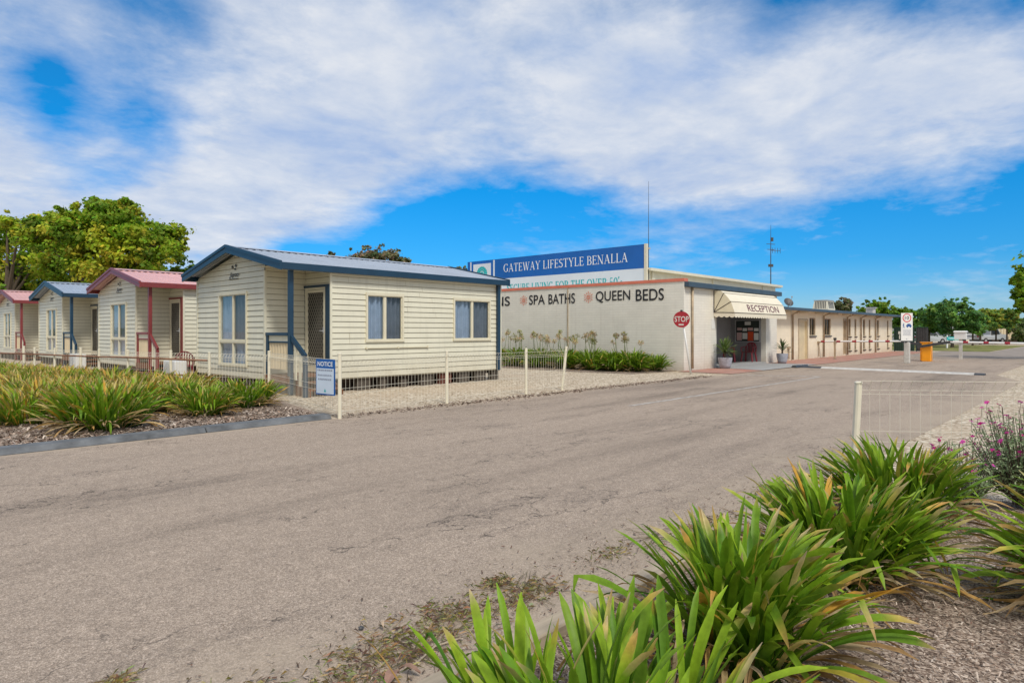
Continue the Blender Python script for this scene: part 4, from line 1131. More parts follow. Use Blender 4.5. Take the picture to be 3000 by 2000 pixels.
for (a, b, c, d) in ops:
    if c == 0 or abs(c-.1) < 1e-6:
        mb = MB(); mb.fbox(FWg, a, a+.07, c, d, -.12, .012); mb.fbox(FWg, b-.07, b, c, d, -.12, .012); mb.fbox(FWg, a+.07, b-.07, d-.07, d, -.12, .0115)
        mb.fbox(FWg, a+.07, b-.07, c, d-.07, -.11, -.07)
        mb.fbox(FWg, a+.2, b-.2, 1.05, 1.75, -.07, -.062)
        dd = rb(mb, 'door', M['cream_door'] if c == 0 else M['brown_pipe'])
        mb = MB(); mb.fbox(FWg, a-.05, a-.003, c, d+.05, -.02, .03); mb.fbox(FWg, b+.003, b+.05, c, d+.05, -.02, .03); mb.fbox(FWg, a-.003, b+.003, d+.003, d+.05, -.02, .029); rb(mb, 'door_frame', M['brown_pipe'], dd)
        mb = MB(); mb.fbox(FWg, a+.16, a+.2, 1.0, 1.12, -.07, -.03); rb(mb, 'handle', M['dark_metal'], dd)
    else:
        mb = MB(); fw = .05
        mb.fbox(FWg, a, a+fw, c, d, -.13, -.03); mb.fbox(FWg, b-fw, b, c, d, -.13, -.03)
        mb.fbox(FWg, a+fw, b-fw, c, c+fw, -.13, -.03); mb.fbox(FWg, a+fw, b-fw, d-fw, d, -.13, -.03)
        if b-a > .7: mb.fbox(FWg, (a+b)/2-.02, (a+b)/2+.02, c+fw, d-fw, -.12, -.05)
        ww = rb(mb, 'window', M['brown_pipe'])
        mb = MB(); mb.face([FWg.P(a+fw,c+fw,-.09),FWg.P(b-fw,c+fw,-.09),FWg.P(b-fw,d-fw,-.09),FWg.P(a+fw,d-fw,-.09)]); rb(mb, 'pane', M['glass_dark'], ww)
        if d-c > .8 or True:
            mb = MB(); mb.fbox(FWg, a-.03, b+.03, c-.07, c-.004, -.02, .06); rb(mb, 'sill', M['dark_metal'] if b-a > .7 else M['pier'], ww)
for x in (33.6, 38.3, 42.6, 45.4, 48.8):
    mb = MB(); mb.tube([(x,11.93,.05),(x,11.93,2.3),(x,11.6,2.45)], .045, 8); rb(mb, 'downpipe', M['brown_pipe'], smooth=True)
for x, z in ((37.5,.62),(40.3,.55),(33.1,.4)):
    mb = MB(); mb.tube([(x,11.94,.1),(x,11.94,z+.2)], .03, 8); mb.box(x-.1,x+.1,11.88,12.0,z+.2,z+.3); rb(mb, 'gas_fitting', M['brown_pipe'])

# roof-top things
r_ = thing('evaporative_cooler', 'cream louvred evaporative cooler box on the low wing roof', 'air cooler', (47.0, 14.6, 2.78))
mb = MB(); mb.box(46.4,47.9,14.2,15.2,2.74,2.95); mb.hexa([(46.4,14.2,2.95),(47.9,14.2,2.95),(47.9,15.2,2.95),(46.4,15.2,2.95),(46.5,14.3,3.5),(47.8,14.3,3.5),(47.8,15.1,3.5),(46.5,15.1,3.5)])
mb.build('casing', M['cream_clad'], r_, origin=r_.location)
mb = MB()
for i in range(7):
    y = 14.36+i*.105; mb.hexa([(46.40,y,2.98),(46.44,y,2.98),(46.44,y+.05,2.98),(46.40,y+.05,2.98),(46.475,y,3.44),(46.51,y,3.44),(46.51,y+.05,3.44),(46.475,y+.05,3.44)])
for i in range(9):
    x = 46.62+i*.125; mb.hexa([(x,14.2,2.98),(x+.06,14.2,2.98),(x+.06,14.24,2.98),(x,14.24,2.98),(x,14.275,3.44),(x+.06,14.275,3.44),(x+.06,14.31,3.44),(x,14.31,3.44)])
mb.build('louvre', M['dark_metal'], r_, origin=r_.location)
mb = MB(); mb.box(46.46,47.84,14.26,15.14,3.503,3.55); mb.build('lid', M['grey_metal'], r_, origin=r_.location)
r_ = thing('roof_vent_box', 'small white box vent on the far end of the wing roof', 'roof vent', (51.6, 12.9, 2.64))
mb = MB(); mb.box(51.4,51.9,12.7,13.2,2.62,3.08); mb.build('casing', M['white_worn'], r_, origin=r_.location)
mb = MB(); mb.box(51.32,51.98,12.62,13.28,3.083,3.15); mb.box(51.39,51.4,12.78,13.12,2.75,3.0); mb.build('cap', M['grey_metal'], r_, origin=r_.location)
r_ = thing('satellite_dish', 'small grey satellite dish behind the awning on the wing roof', 'satellite dish', (36.0, 13.0, 2.66))
mb = MB(); cdir = Vector((-.55,-.6,.58)).normalized(); c0 = Vector((36.0,13.0,3.02)); s_ = cdir.cross(Vector((0,0,1))).normalized(); t_ = s_.cross(cdir)
rings = []
for q, off in ((0.0,-.06),(.10,-.05),(.19,-.02),(.25,.0)):
    rings.append([mb.vert(c0+cdir*off+(s_*math.cos(2*math.pi*k/18)+t_*math.sin(2*math.pi*k/18)*1.1)*q) for k in range(18)])
for a, b in zip(rings, rings[1:]):
    for k in range(18): mb.f.append([a[k],a[(k+1)%18],b[(k+1)%18],b[k]]); mb.m.append(0)
mb.build('dish', M['dark_metal'], r_, smooth=True, origin=r_.location)
mb = MB(); mb.tube([(36.05,13.05,2.64),(36.04,13.04,2.98)],.025,6); mb.tube([c0-t_*.3, c0+cdir*.42],.012,6); mb.box(*(v for p in zip(c0+cdir*.42-Vector((.03,.03,.03)), c0+cdir*.42+Vector((.03,.03,.05))) for v in p)); mb.build('mount', M['grey_metal'], r_, origin=r_.location)

# antennas
r_ = thing('whip_antenna', 'tall thin whip antenna rising beside the end of the rooftop sign', 'antenna', (25.1, 15.1, 4.2))
mb = MB(); mb.tube([(25.05,15.0,3.4),(25.05,15.0,5.4),(25.05,15.0,7.95)],[.022,.016,.007],6); mb.build('mast', M['dark_metal'], r_, origin=r_.location)
mb = MB(); mb.box(24.98,25.12,14.95,15.08,5.0,5.08); mb.build('bracket', M['grey_metal'], r_, origin=r_.location)
r_ = thing('television_antenna', 'grey aerial mast with short crossbars at the right end of the upper roof', 'antenna', (39.2, 15.2, 4.1))
mb = MB(); mb.tube([(39.2,15.2,4.0),(39.2,15.2,6.2),(39.2,15.2,7.75)],[.035,.025,.009],6); mb.build('mast', M['dark_metal'], r_, origin=r_.location)
mb = MB()
mb.bar((39.2,15.2,6.25),(39.75,14.85,6.25),.03)
for i in range(4):
    p = Vector((39.3,15.14,6.25)).lerp(Vector((39.75,14.85,6.25)), i/3); mb.bar(p+Vector((0,0,-.16)), p+Vector((0,0,.16)), .018)
mb.bar((39.2,15.2,6.9),(39.3,15.1,6.9),.1,.22); mb.bar((39.1,15.3,5.35),(39.3,15.1,5.35),.06,.16)
mb.bar((38.95,15.35,6.62),(39.45,15.05,6.62),.03); mb.bar((39.0,15.32,6.3),(39.4,15.08,6.3),.03)
mb.build('crossbars', M['dark_metal'], r_, origin=r_.location)

# rooftop sign
r_ = thing('rooftop_sign', 'long blue and white rooftop sign with white roman capitals and a teal tree badge', 'sign', (24.9, 20, 3.4))
SO = r_.location
FS = Frame((24.9, 0, 0), (0, -1, 0), (-1, 0, 0))
mb = MB(); mb.fbox(FS, -26.2, -15.12, 4.19, 5.21, -.05, .0); mb.fbox(FS, -26.2, -15.12, 5.21, 5.225, -.05, .004); mb.build('blue_panel', M['sign_blue'], r_, origin=SO)
mb = MB(); mb.fbox(FS, -26.2, -15.12, 3.21, 4.187, -.05, .0); mb.build('white_panel', M['sign_white'], r_, origin=SO)
mb = MB(); mb.fbox(FS, -15.115, -14.99, 3.3, 5.24, -.09, .03); mb.build('end_post', M['cream_clad'], r_, origin=SO)
mb = MB(); mb.fbox(FS, -25.98, -25.90, 3.3, 5.2, .0, .012); mb.fbox(FS, -24.24, -24.14, 3.3, 5.2, .0, .012); mb.fbox(FS, -25.74, -24.42, 3.9, 5.06, .0, .012); mb.build('badge_panel', M['sign_white'], r_, origin=SO)
mb = MB(); cx, cz = -25.08, 4.52
for k in range(11):
    a = R(-14 + 208*k/10); ca, sa = math.cos(a), math.sin(a)
    for q, rr in ((.22,.05),(.335,.072)):
        pts = []
        for j in range(10):
            b = 2*math.pi*j/10; pts.append(FS.P(cx+ca*q+math.cos(b)*rr*(1), cz+sa*q+math.sin(b)*rr, .0145 + .0003*(k % 2) + (.0006 if q > .3 else 0)))
        mb.face(pts)
mb.face([FS.P(cx-.05,cz-.32,.0155),FS.P(cx+.05,cz-.32,.0155),FS.P(cx+.03,cz+.1,.0155),FS.P(cx-.03,cz+.1,.0155)])
for k in range(7):
    a = R(15+150*k/6); ca, sa = math.cos(a), math.sin(a)
    mb.face([FS.P(cx-sa*.02,cz+ca*.02-.02,.0158+.0002*(k%3)),FS.P(cx+sa*.02,cz-ca*.02-.02,.0158+.0002*(k%3)),FS.P(cx+ca*.3+sa*.008,cz+sa*.3-ca*.008,.0158+.0002*(k%3)),FS.P(cx+ca*.3-sa*.008,cz+sa*.3+ca*.008,.0158+.0002*(k%3))])
mb.build('tree_badge', M['teal'], r_, origin=SO)
mb = MB(); roman(mb, FS, 'GATEWAY LIFESTYLE BENALLA', -23.5, -15.93, 4.52, 4.93, .006); mb.build('name_lettering', M['letter_white'], r_, origin=SO)
mb = MB(); roman(mb, FS, "SECURE LIVING FOR THE OVER 50's", -23.25, -16.2, 3.47, 3.86, .006, fat=1.45); mb.build('slogan_lettering', M['teal'], r_, origin=SO)

# awning
r_ = thing('awning', 'cream canvas hood awning reading RECEPTION over the entrance', 'awning', (27, 11.7, 2.2))
AO = r_.location
A0, A1 = 24.40, 29.75
prof = [(11.49,3.035),(11.40,3.03),(11.28,2.94),(11.12,2.77),(10.99,2.60),(10.84,2.17)]
prof = [(11.69,3.05)] + prof[1:]
mb = MB()
for i, ((ya, za), (yb, zb)) in enumerate(zip(prof, prof[1:])):
    mb.face([(A0,ya,za),(A0,yb,zb),(A1,yb,zb),(A1,ya,za)], 1)
for xx, fl in ((A0, 0), (A1, 1)):
    hinge = (xx, 11.69, 2.2)
    for (ya, za), (yb, zb) in zip(prof, prof[1:]):
        mb.face([hinge, (xx,ya,za), (xx,yb,zb)] if fl else [hinge, (xx,yb,zb), (xx,ya,za)], 0)
mb.build('canvas', [M['awning'], M['awning_lit']], r_, origin=AO)
mb = MB()
def scallop(a, b, n):
    a = Vector(a); b = Vector(b)
    for i in range(n):
        p, q = a.lerp(b, i/n), a.lerp(b, (i+1)/n)
        pts = [p, q] + [q.lerp(p, j/6) - Vector((0,0,.14+.05*math.sin(math.pi*j/6))) for j in range(7)]
        mb.face(pts)
scallop((A0,10.838,2.17),(A1,10.838,2.17),22); scallop((A0-.002,11.69,2.2),(A0-.002,10.84,2.17),4)
mb.build('valance', M['awning_lit'], r_, origin=AO)
mb = MB()
hg = (A0-.008, 11.69, 2.2)
for y, z in ((11.28,2.94),(10.99,2.60)): mb.tube([hg, (A0-.008,y,z)], .014, 5); mb.tube([(A0-.008,y-.005,z+.004),(A1+.008,y-.005,z+.004)], .009, 5)
mb.tube([hg,(A0-.008,10.835,2.17),(A1+.008,10.832,2.17)], .014, 5); mb.tube([(A0-.01,11.68,3.05),(A0-.01,11.68,2.2)], .016, 5)
mb.build('piping', M['awning_piping'], r_, origin=AO)
mb = MB(); nv = Vector((0, 2.60-2.17, -(10.99-10.84)*-1)); sv = Vector((0, .15, .43)).normalized(); nn = Vector((0, -.43, .15)).normalized()
class FA_:
    def P(self, x, z, d=0): return Vector((0, 10.84, 2.17)) + Vector((x,0,0)) + sv*z + nn*d
put_text(mb, FA_(), 'RECEPTION', 25.75, 29.0, .085, .375, .006, bold=.008); mb.build('lettering', M['letter_maroon'], r_, origin=AO)

# notice board in the recess (on the wall facing the cabins)
r_ = thing('notice_board', 'glazed notice board with papers and a red orange poster on the grey entrance wall', 'notice board', (29.58, 12.5, 1.1))
BO = r_.location
FBd = Frame((29.59, 13.22, 0), (0, -1, 0), (-1, 0, 0))
mb = MB()
bx0, bx1, bz0, bz1 = .10, 1.28, .96, 1.98
for a, b, c, d in ((bx0,bx1,bz0,bz0+.04),(bx0,bx1,bz1-.04,bz1),(bx0,bx0+.04,bz0+.04,bz1-.04),(bx1-.04,bx1,bz0+.04,bz1-.04)): mb.fbox(FBd, a, b, c, d, 0, .05)
mb.build('frame', M['grey_metal'], r_, origin=BO)
mb = MB(); mb.fbox(FBd, bx0+.04, bx1-.04, bz0+.04, bz1-.04, .002, .015); mb.build('backing', M['board_dark'], r_, origin=BO)
for (a, b, c, d, k) in ((.18,.42,1.04,1.40,'paper_pink'),(.45,.68,1.10,1.38,'paper'),(.70,.96,1.02,1.44,'paper_red'),(.99,1.20,1.06,1.38,'paper'),(.20,.42,1.50,1.62,'paper_pink'),(.46,.66,1.46,1.60,'paper'),(.99,1.2,1.46,1.60,'paper'),(.56,.84,1.74,1.90,'paper'),(.70,.94,1.49,1.62,'paper_pink')):
    mb = MB(); mb.fbox(FBd, a, b, c, d, .016, .020); mb.build('paper_sheet', M[k], r_, origin=BO)

# red plastic chairs
def make_chair(label, loc, rz):
    root = thing('plastic_chair', label, 'chair', loc, 'dark red plastic chairs', rz)
    m = M['red_plastic']
    mb = MB(); mb.hexa([(-.24,-.24,.42),(.24,-.24,.42),(.22,.22,.40),(-.22,.22,.40),(-.25,-.25,.445),(.25,-.25,.445),(.23,.22,.425),(-.23,.22,.425)]); mb.build('seat', m, root, bevel=.012)
    for sx, sy in ((-1,-1),(1,-1),(-1,1),(1,1)):
        mb = MB(); mb.bar((sx*.21, sy*.2, .42), (sx*.26, sy*.25, 0), .05, .05); mb.build('leg', m, root)
    mb = MB()   # arched back with slats
    arch = [(-.23,.22,.43)] + [(-.23*math.cos(a)*1.0, .24+.06*math.sin(a), .62+.24*math.sin(a)) for a in [math.pi*i/12 for i in range(13)]] + [(.23,.22,.43)]
    for a, b in zip(arch, arch[1:]): mb.bar(a, b, .045, .03)
    for x in (-.13,-.065,0,.065,.13):
        mb.bar((x,.225,.43),(x,.29,.62+.24*math.sqrt(max(0,1-(x/.23)**2))),.035,.012)
    mb.build('backrest', m, root)
    for s in (-1, 1):
        mb = MB(); mb.bar((s*.25,.23,.66),(s*.27,-.2,.64),.05,.025); mb.bar((s*.27,-.2,.64),(s*.255,-.22,.44),.04,.03); mb.build('armrest', m, root)
    return root
make_chair('dark red plastic chair with arched back under the notice board at the entrance', (29.12, 12.28, .09), R(-90))
make_chair('dark red plastic chair turned sideways by the dark glass entrance door', (28.1, 12.75, .09), R(20))
make_chair('dark red plastic chair beside the red trimmed cabin, only its back showing over the fence', (7.9, 20.6, .0), R(160))

# ------------------------------------------------------------------ plants: strap-leaved clumps
GREENS = [(.10,.25,.012),(.15,.33,.014),(.22,.41,.018),(.09,.22,.02),(.28,.45,.024)]
YELL = [(.62,.47,.07),(.70,.56,.20),(.54,.46,.07),(.70,.38,.05)]
TAN = [(.56,.40,.19),(.64,.49,.29),(.46,.29,.13),(.52,.31,.10)]
def lerp3(a, b, t): return tuple(x+(y-x)*t for x, y in zip(a, b))
def strap(mb, r, base, az, lean, L, w, droop, cols, segs=8, fold=None, tw=0.0):
    """one strap leaf: a creased ribbon that rises and arches over"""
    p = Vector(base); th = lean
    sx, sy = math.cos(az), math.sin(az)
    side = Vector((-sy, sx, 0))
    step = L/segs; rows = []
    for i in range(segs+1):
        f = i/segs
        d = Vector((sx*math.sin(th), sy*math.sin(th), math.cos(th)))
        nrm = side.cross(d)
        ww = w*(0.55+0.9*f if f < .35 else .865+.135*math.sin((f-.35)/.4*math.pi/2) if f < .75 else (1-((f-.75)/.25)**2.2)**.55 if f < .999 else .10)*.5
        sd = (side*math.cos(tw*f)+nrm*math.sin(tw*f))
        c = cols(f)
        mb.col = (*c, 1)
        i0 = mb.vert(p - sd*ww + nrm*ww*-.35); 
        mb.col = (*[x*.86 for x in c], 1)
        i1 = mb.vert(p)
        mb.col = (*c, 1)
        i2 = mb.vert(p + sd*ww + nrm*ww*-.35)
        rows.append((i0, i1, i2))
        p = p + d*step
        th += droop*step*(0.4+1.5*f)
        if fold and i == fold[0]: th += fold[1]
        th = min(th, 2.9)
    for a, b in zip(rows, rows[1:]):
        mb.f.append([a[0],a[1],b[1],b[0]]); mb.m.append(0)
        mb.f.append([a[1],a[2],b[2],b[1]]); mb.m.append(0)

def clump_meshes(seed, n, rad, L, w, tip_yellow=.35, full_yellow=.05, segs=8, ndry=60, spread=1.0, fans=9, deep=1.0):
    r = random.Random(seed)
    g = MB(); d = MB()
    fan = [(rad*.55*math.sqrt(r.random()), r.uniform(0, 6.283)) for _ in range(fans)]
    for i in range(n):
        fr, fa = fan[i % fans]
        bx, by = fr*math.cos(fa)+r.gauss(0,.035), fr*math.sin(fa)+r.gauss(0,.035)
        q = math.hypot(bx, by)/max(rad*.6, 1e-3)
        az = math.atan2(by, bx)*1.0 + r.gauss(0, 1.0 if q < .6 else .6)
        lean = max(.02, abs(r.gauss(.10+.42*min(q, 1.1), .20)))*spread
        ll = L*r.uniform(.68, 1.12); ww = w*r.uniform(.75, 1.2)
        droop = r.uniform(.5, 1.9)*spread*(.62/L)**.5
        g0 = tuple(x*deep for x in r.choice(GREENS)); g1 = lerp3(g0, (.36*deep,.51*deep,.035*deep), r.uniform(.05,.7))
        u = r.random()
        if u < full_yellow: y0 = r.uniform(.05,.4); y1 = r.choice(YELL)
        elif u < full_yellow+tip_yellow: y0 = r.uniform(.70,.95); y1 = r.choice(YELL)
        else: y0 = 2; y1 = g1
        end = r.choice(TAN)
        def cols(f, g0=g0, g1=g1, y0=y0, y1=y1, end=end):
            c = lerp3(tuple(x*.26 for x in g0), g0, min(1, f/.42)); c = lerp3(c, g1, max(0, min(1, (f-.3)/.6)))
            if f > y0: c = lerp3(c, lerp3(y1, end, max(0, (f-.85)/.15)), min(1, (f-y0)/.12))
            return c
        fold = (r.randint(segs//2, segs-2), r.uniform(.8,1.9)) if r.random() < .10 else None
        strap(g, r, (bx, by, 0), az, lean, ll, ww, droop, cols, segs, fold, r.gauss(0,.6))
    for i in range(ndry):
        az = r.uniform(0, 6.283); q = rad*r.uniform(.25,.75); c0 = r.choice(TAN); k = r.uniform(.55,1.15)
        def cols(f, c0=c0, k=k): return tuple(x*k*(.6+.4*f) for x in c0)
        strap(d, r, (q*math.cos(az), q*math.sin(az), r.uniform(.02,.10)), az+r.gauss(0,.6), r.uniform(.9,1.5), L*r.uniform(.45,.85), w*r.uniform(.3,.75), r.uniform(1.0,3.0), cols, 6, None, r.gauss(0,1.5))
        # keep skirts above the soil
    for k, v in enumerate(d.v):
        if v[2] < .012: d.v[k] = (v[0], v[1], .012+(hash((k, seed)) % 17)*.0012)
    for k, v in enumerate(g.v):
        if v[2] < .015: g.v[k] = (v[0], v[1], .015)
    return g, d

def clump_thing(name, label, cat, loc, meshes, group, rz=0):
    t = thing(name, label, cat, loc, group, rz)
    g, d = meshes
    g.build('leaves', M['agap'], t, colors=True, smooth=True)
    if d.f: d.build('dry_leaves', M['dry'], t, colors=True)
    return t

GR = 'big strap leaved clumps in the front bed'
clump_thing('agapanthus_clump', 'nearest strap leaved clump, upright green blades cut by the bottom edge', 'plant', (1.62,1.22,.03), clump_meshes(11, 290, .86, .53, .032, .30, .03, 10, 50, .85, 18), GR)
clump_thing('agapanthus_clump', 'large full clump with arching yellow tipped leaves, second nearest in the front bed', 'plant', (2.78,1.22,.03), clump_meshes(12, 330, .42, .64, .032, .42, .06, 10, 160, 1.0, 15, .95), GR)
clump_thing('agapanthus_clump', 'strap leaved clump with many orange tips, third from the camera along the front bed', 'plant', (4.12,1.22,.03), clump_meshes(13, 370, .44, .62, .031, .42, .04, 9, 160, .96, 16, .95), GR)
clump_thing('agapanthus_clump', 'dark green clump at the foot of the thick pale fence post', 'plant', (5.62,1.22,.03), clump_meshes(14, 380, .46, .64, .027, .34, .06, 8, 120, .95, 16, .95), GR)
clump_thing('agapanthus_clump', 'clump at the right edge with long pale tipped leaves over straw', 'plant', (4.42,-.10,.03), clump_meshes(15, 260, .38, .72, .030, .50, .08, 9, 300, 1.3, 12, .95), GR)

# bed at left, in front of the cabins: a few fully modelled clumps, then copies
protos = []
for i in range(5):
    protos.append(clump_meshes(40+i, 420 if i < 3 else 330, .56, .58, .026, .42 if i < 3 else .50, .12+.36*(i > 2), 6, 130 if i < 3 else 40, 1.08, 22, .95 if i < 3 else 1.15))
mesh_cache = []
def place_left(i, x, y, sc, rz, label, group):
    if i >= len(mesh_cache) or mesh_cache[i] is None:
        while len(mesh_cache) <= i: mesh_cache.append(None)
        t = clump_thing('agapanthus_clump', label, 'plant', (x, y, .03), protos[i], group, rz)
        mesh_cache[i] = t
    else:
        t = copy_tree(mesh_cache[i]); t.location = (x, y, .03); t.rotation_euler = (0, 0, rz); t['label'] = label; t['group'] = group
    t.scale = (sc, sc, sc)
    return t
GL = 'strap leaved clumps in the bed before the cabins'
place_left(0, 3.05, 10.95, 1.28, .4, 'biggest dark green clump in the left bed, next to the grey kerb', GL)
place_left(1, 4.75, 11.45, .92, 1.0, 'smaller clump behind the kerb between the biggest clump and the fence post', GL)
place_left(2, 5.75, 12.1, 1.0, 2.2, 'rounded clump at the right end of the left bed near the notice sign', GL)
rr = random.Random(77)
spots = []
y = 12.4
row = 0
while y < 25:
    x = 5.35 - .17*max(0, y-14.5) - (row % 2)*.35
    lim = .35
    while x > -1.2 - .25*(y-12):
        # skip the open mulch near the kerb
        if (y > 11.6) and not (x > 5.0 and y < 13.0): spots.append((x+rr.uniform(-.12,.12), y+rr.uniform(-.15,.15)))
        x -= .74
    y += .78; row += 1
vis = []
for (x, y) in spots:
    d = .736*x + .677*y; k = (.677*x-.736*y)/d if d > 0 else 9
    if d > 6 and -.80 < k < -.27: vis.append((x, y))
for j, (x, y) in enumerate(vis):
    place_left(rr.choice((3,4,3,4,1,2)), x, y, rr.uniform(.98,1.18), rr.uniform(0,6.28), 'yellow tipped clump in the dense mass behind the front clumps, left bed', 'yellowing clumps massed in the left bed')
place_left(2, .9, 11.6, 1.0, .9, 'clump cut by the left edge of the photo above the grey kerb', GL)

# agapanthus against the reception wall, with seed heads
GW = 'dark green clumps along the cream end wall'
wall_protos = [clump_meshes(60+i, 260, .66, .82, .042, .10, .03, 6, 30, 1.25, 12, .75) for i in range(3)]
base_t = []
rr = random.Random(9)
wl = [(21.1,12.4),(20.5,12.9),(20.9,13.2),(20.3,13.6),(20.9,13.75),(20.2,14.5),(20.9,15.0),(20.2,15.7),(20.95,16.3),(20.3,17.0),(21.0,17.6),(20.3,18.4),(21.0,19.0),(20.4,19.8),(21.0,20.5),(20.5,21.2),(21.1,22.0)]
names = {0: 'dark green clump nearest the drive at the right end of the wall planting', 1: 'dark green clump second from the right end of the wall planting'}
for i, (x, y) in enumerate(wl):
    lb = names.get(i, 'dark green strap leaved clump in the row along the cream end wall')
    if i < 3:
        t = clump_thing('agapanthus_clump', lb, 'plant', (x, y, .015), wall_protos[i], GW, rr.uniform(0, 6)); base_t.append(t)
    else:
        t = copy_tree(base_t[i % 3]); t.location = (x, y, .015); t.rotation_euler = (0,0,rr.uniform(0,6)); t['label'] = lb
    t.scale = (1.0,)*3 if i else (.85,)*3
    # dry seed heads on tall stalks
    nh = rr.choice((3,4,5,6)) if i > 5 else (0, 1, 1, 2, 3, 4)[i]
    for k in range(nh):
        hx, hy = rr.uniform(-.35,.6), rr.uniform(-.4,.4); hz = rr.uniform(1.02,1.42)
        mb = MB(); lx, ly = rr.uniform(-.15,.15), rr.uniform(-.2,.2)
        c0 = rr.choice([(.52,.42,.22),(.58,.46,.28),(.40,.38,.16)])
        mb.col = (.20,.24,.10,1)
        mb.tube([(hx,hy,.2),(hx+lx*.4,hy+ly*.4,hz*.6),(hx+lx,hy+ly,hz)], [.011,.009,.007], 5)
        hr_ = rr.uniform(.11,.16)
        for q in range(60):
            v = Vector((rr.gauss(0,1), rr.gauss(0,1), rr.gauss(.15,.8))).normalized()
            p0 = Vector((hx+lx, hy+ly, hz)); p1 = p0+v*hr_*rr.uniform(.7,1.1)
            mb.col = (*[c*rr.uniform(.7,1.2) for c in c0], 1)
            s = v.cross(Vector((.3,.5,.8))).normalized()
            mb.face([p0+s*.003, p0-s*.003, p1-s*.003, p1+s*.003])
            mb.face([p1-v*.02-s*.017, p1+v*.008, p1-v*.02+s*.017, p1-v*.05])
        mb.build('seed_head', M['dry'], t, colors=True)

# pink-flowered shrubs at the right
def flower_shrub(label, loc, h, w, n, nf, seed):
    t = thing('flowering_shrub', label, 'shrub', loc, 'pink flowered shrubs in the front bed')
    r = random.Random(seed)
    st = MB(); lf = MB(); fl = MB()
    tips = []
    for i in range(n):
        az = r.uniform(0, 6.283); q = w*math.sqrt(r.random())
        tip = Vector((q*math.cos(az), q*math.sin(az), h*(r.uniform(.45,1.0))*(1-.35*(q/w)**2)))
        b = Vector((r.gauss(0,.03), r.gauss(0,.03), 0)); mid = b.lerp(tip, .5) + Vector((math.cos(az), math.sin(az), 0))*.04
        st.tube([b, mid, tip], [.006,.004,.002], 4, cap=False)
        tips.append(tip)
        for k in range(26):
            f = r.uniform(.3,1.0); p = (b.lerp(mid, f*2) if f < .5 else mid.lerp(tip, f*2-1)) + Vector((r.gauss(0,.018), r.gauss(0,.018), r.gauss(0,.018)))
            d = Vector((r.gauss(0,1), r.gauss(0,1), r.gauss(.5,.7))).normalized(); s = d.cross(Vector((r.gauss(0,1),r.gauss(0,1),r.gauss(0,1)))).normalized()
            l = r.uniform(.024,.044); lf.col = (*lerp3((.16,.26,.10),(.42,.50,.30), r.random()), 1)
            lf.face([p, p+d*l*.5+s*.006, p+d*l, p+d*l*.5-s*.006])
    flowers = []
    for i in range(nf):
        fl = MB(); flowers.append(fl)
        p = r.choice([q for q in tips if q.z > h*.45]) + Vector((r.gauss(0,.03), r.gauss(0,.03), r.uniform(.0,.06)))
        c = lerp3((.42,.012,.16),(.66,.10,.42), r.random())
        up = Vector((r.gauss(0,.5), r.gauss(0,.5), 1)).normalized(); a = up.cross(Vector((1,0,0))).normalized(); b = up.cross(a)
        st.tube([p-Vector((0,0,.07)), p], .0016, 4, cap=False)
        rad = r.uniform(.017,.026)
        for k in range(7):
            a0 = 2*math.pi*k/7; d = a*math.cos(a0)+b*math.sin(a0); s = up.cross(d)
            fl.col = (*[x*r.uniform(.75,1.2) for x in c], 1)
            fl.face([p, p+d*rad*.6+s*rad*.33+up*.003, p+d*rad-up*r.uniform(-.004,.008), p+d*rad*.6-s*rad*.33+up*.003])
    st.build('stems', M['bark'], t); lf.build('leaves', M['tree'], t, colors=True)
    for fl in flowers: fl.build('flower', M['tree'], t, colors=True)
    return t
flower_shrub('taller grey green shrub topped with magenta daisies at the right edge', (6.72,.55,.06), .88, .44, 250, 90, 5)
flower_shrub('low sparse shrub with magenta daisies behind the leafy clumps by the wire panel', (6.45,.93,.05), .56, .30, 70, 34, 6)

# potted yuccas by the entrance
def yucca(label, loc, pot_r, pot_h, n, L, trunk, seed, col):
    t = thing('potted_yucca', label, 'potted plant', loc, 'potted yuccas by the entrance')
    mb = MB(); mb.lathe((0,0,0), [(pot_r*.68,0),(pot_r*.82,pot_h*.3),(pot_r*.97,pot_h*.75),(pot_r,pot_h*.96),(pot_r*1.0,pot_h),(pot_r*.9,pot_h),(pot_r*.86,pot_h*.9),(.02,pot_h*.9)], 28)
    mb.build('pot', M['pot'], t, smooth=True)
    mb = MB(); mb.tube([(0,0,pot_h*.85),(.01,0,pot_h+trunk)], [.045,.035], 8); mb.build('stem', M['bark'], t)
    r = random.Random(seed); g = MB()
    for i in range(n):
        az = r.uniform(0, 6.283); lean = r.uniform(.05,1.75)
        c = lerp3(col, (.26,.32,.12), r.uniform(0,.7))
        def cols(f, c=c): return lerp3(tuple(x*.5 for x in c), c, min(1, f*2))
        # stiff narrow blades from a short stem
        strap(g, r, (0,0,pot_h+trunk*r.uniform(.35,1.0)), az, lean, L*r.uniform(.75,1.1), .035, r.uniform(.1,.7), cols, 5)
    for k, v in enumerate(g.v):
        if math.hypot(v[0], v[1]) < pot_r*1.1 and v[2] < pot_h*.97: g.v[k] = (v[0], v[1], pot_h*.97)
    g.build('leaves', M['agap'], t, colors=True, smooth=True)
    return t
yucca('large yellow green yucca in a grey pot at the left side of the entrance', (24.45,11.25,.022), .27, .42, 95, .56, .34, 3, (.10,.19,.035))
yucca('smaller dark green yucca in a pale grey pot at the right side of the entrance', (29.95,11.1,.022), .25, .44, 60, .46, .26, 4, (.05,.10,.03))

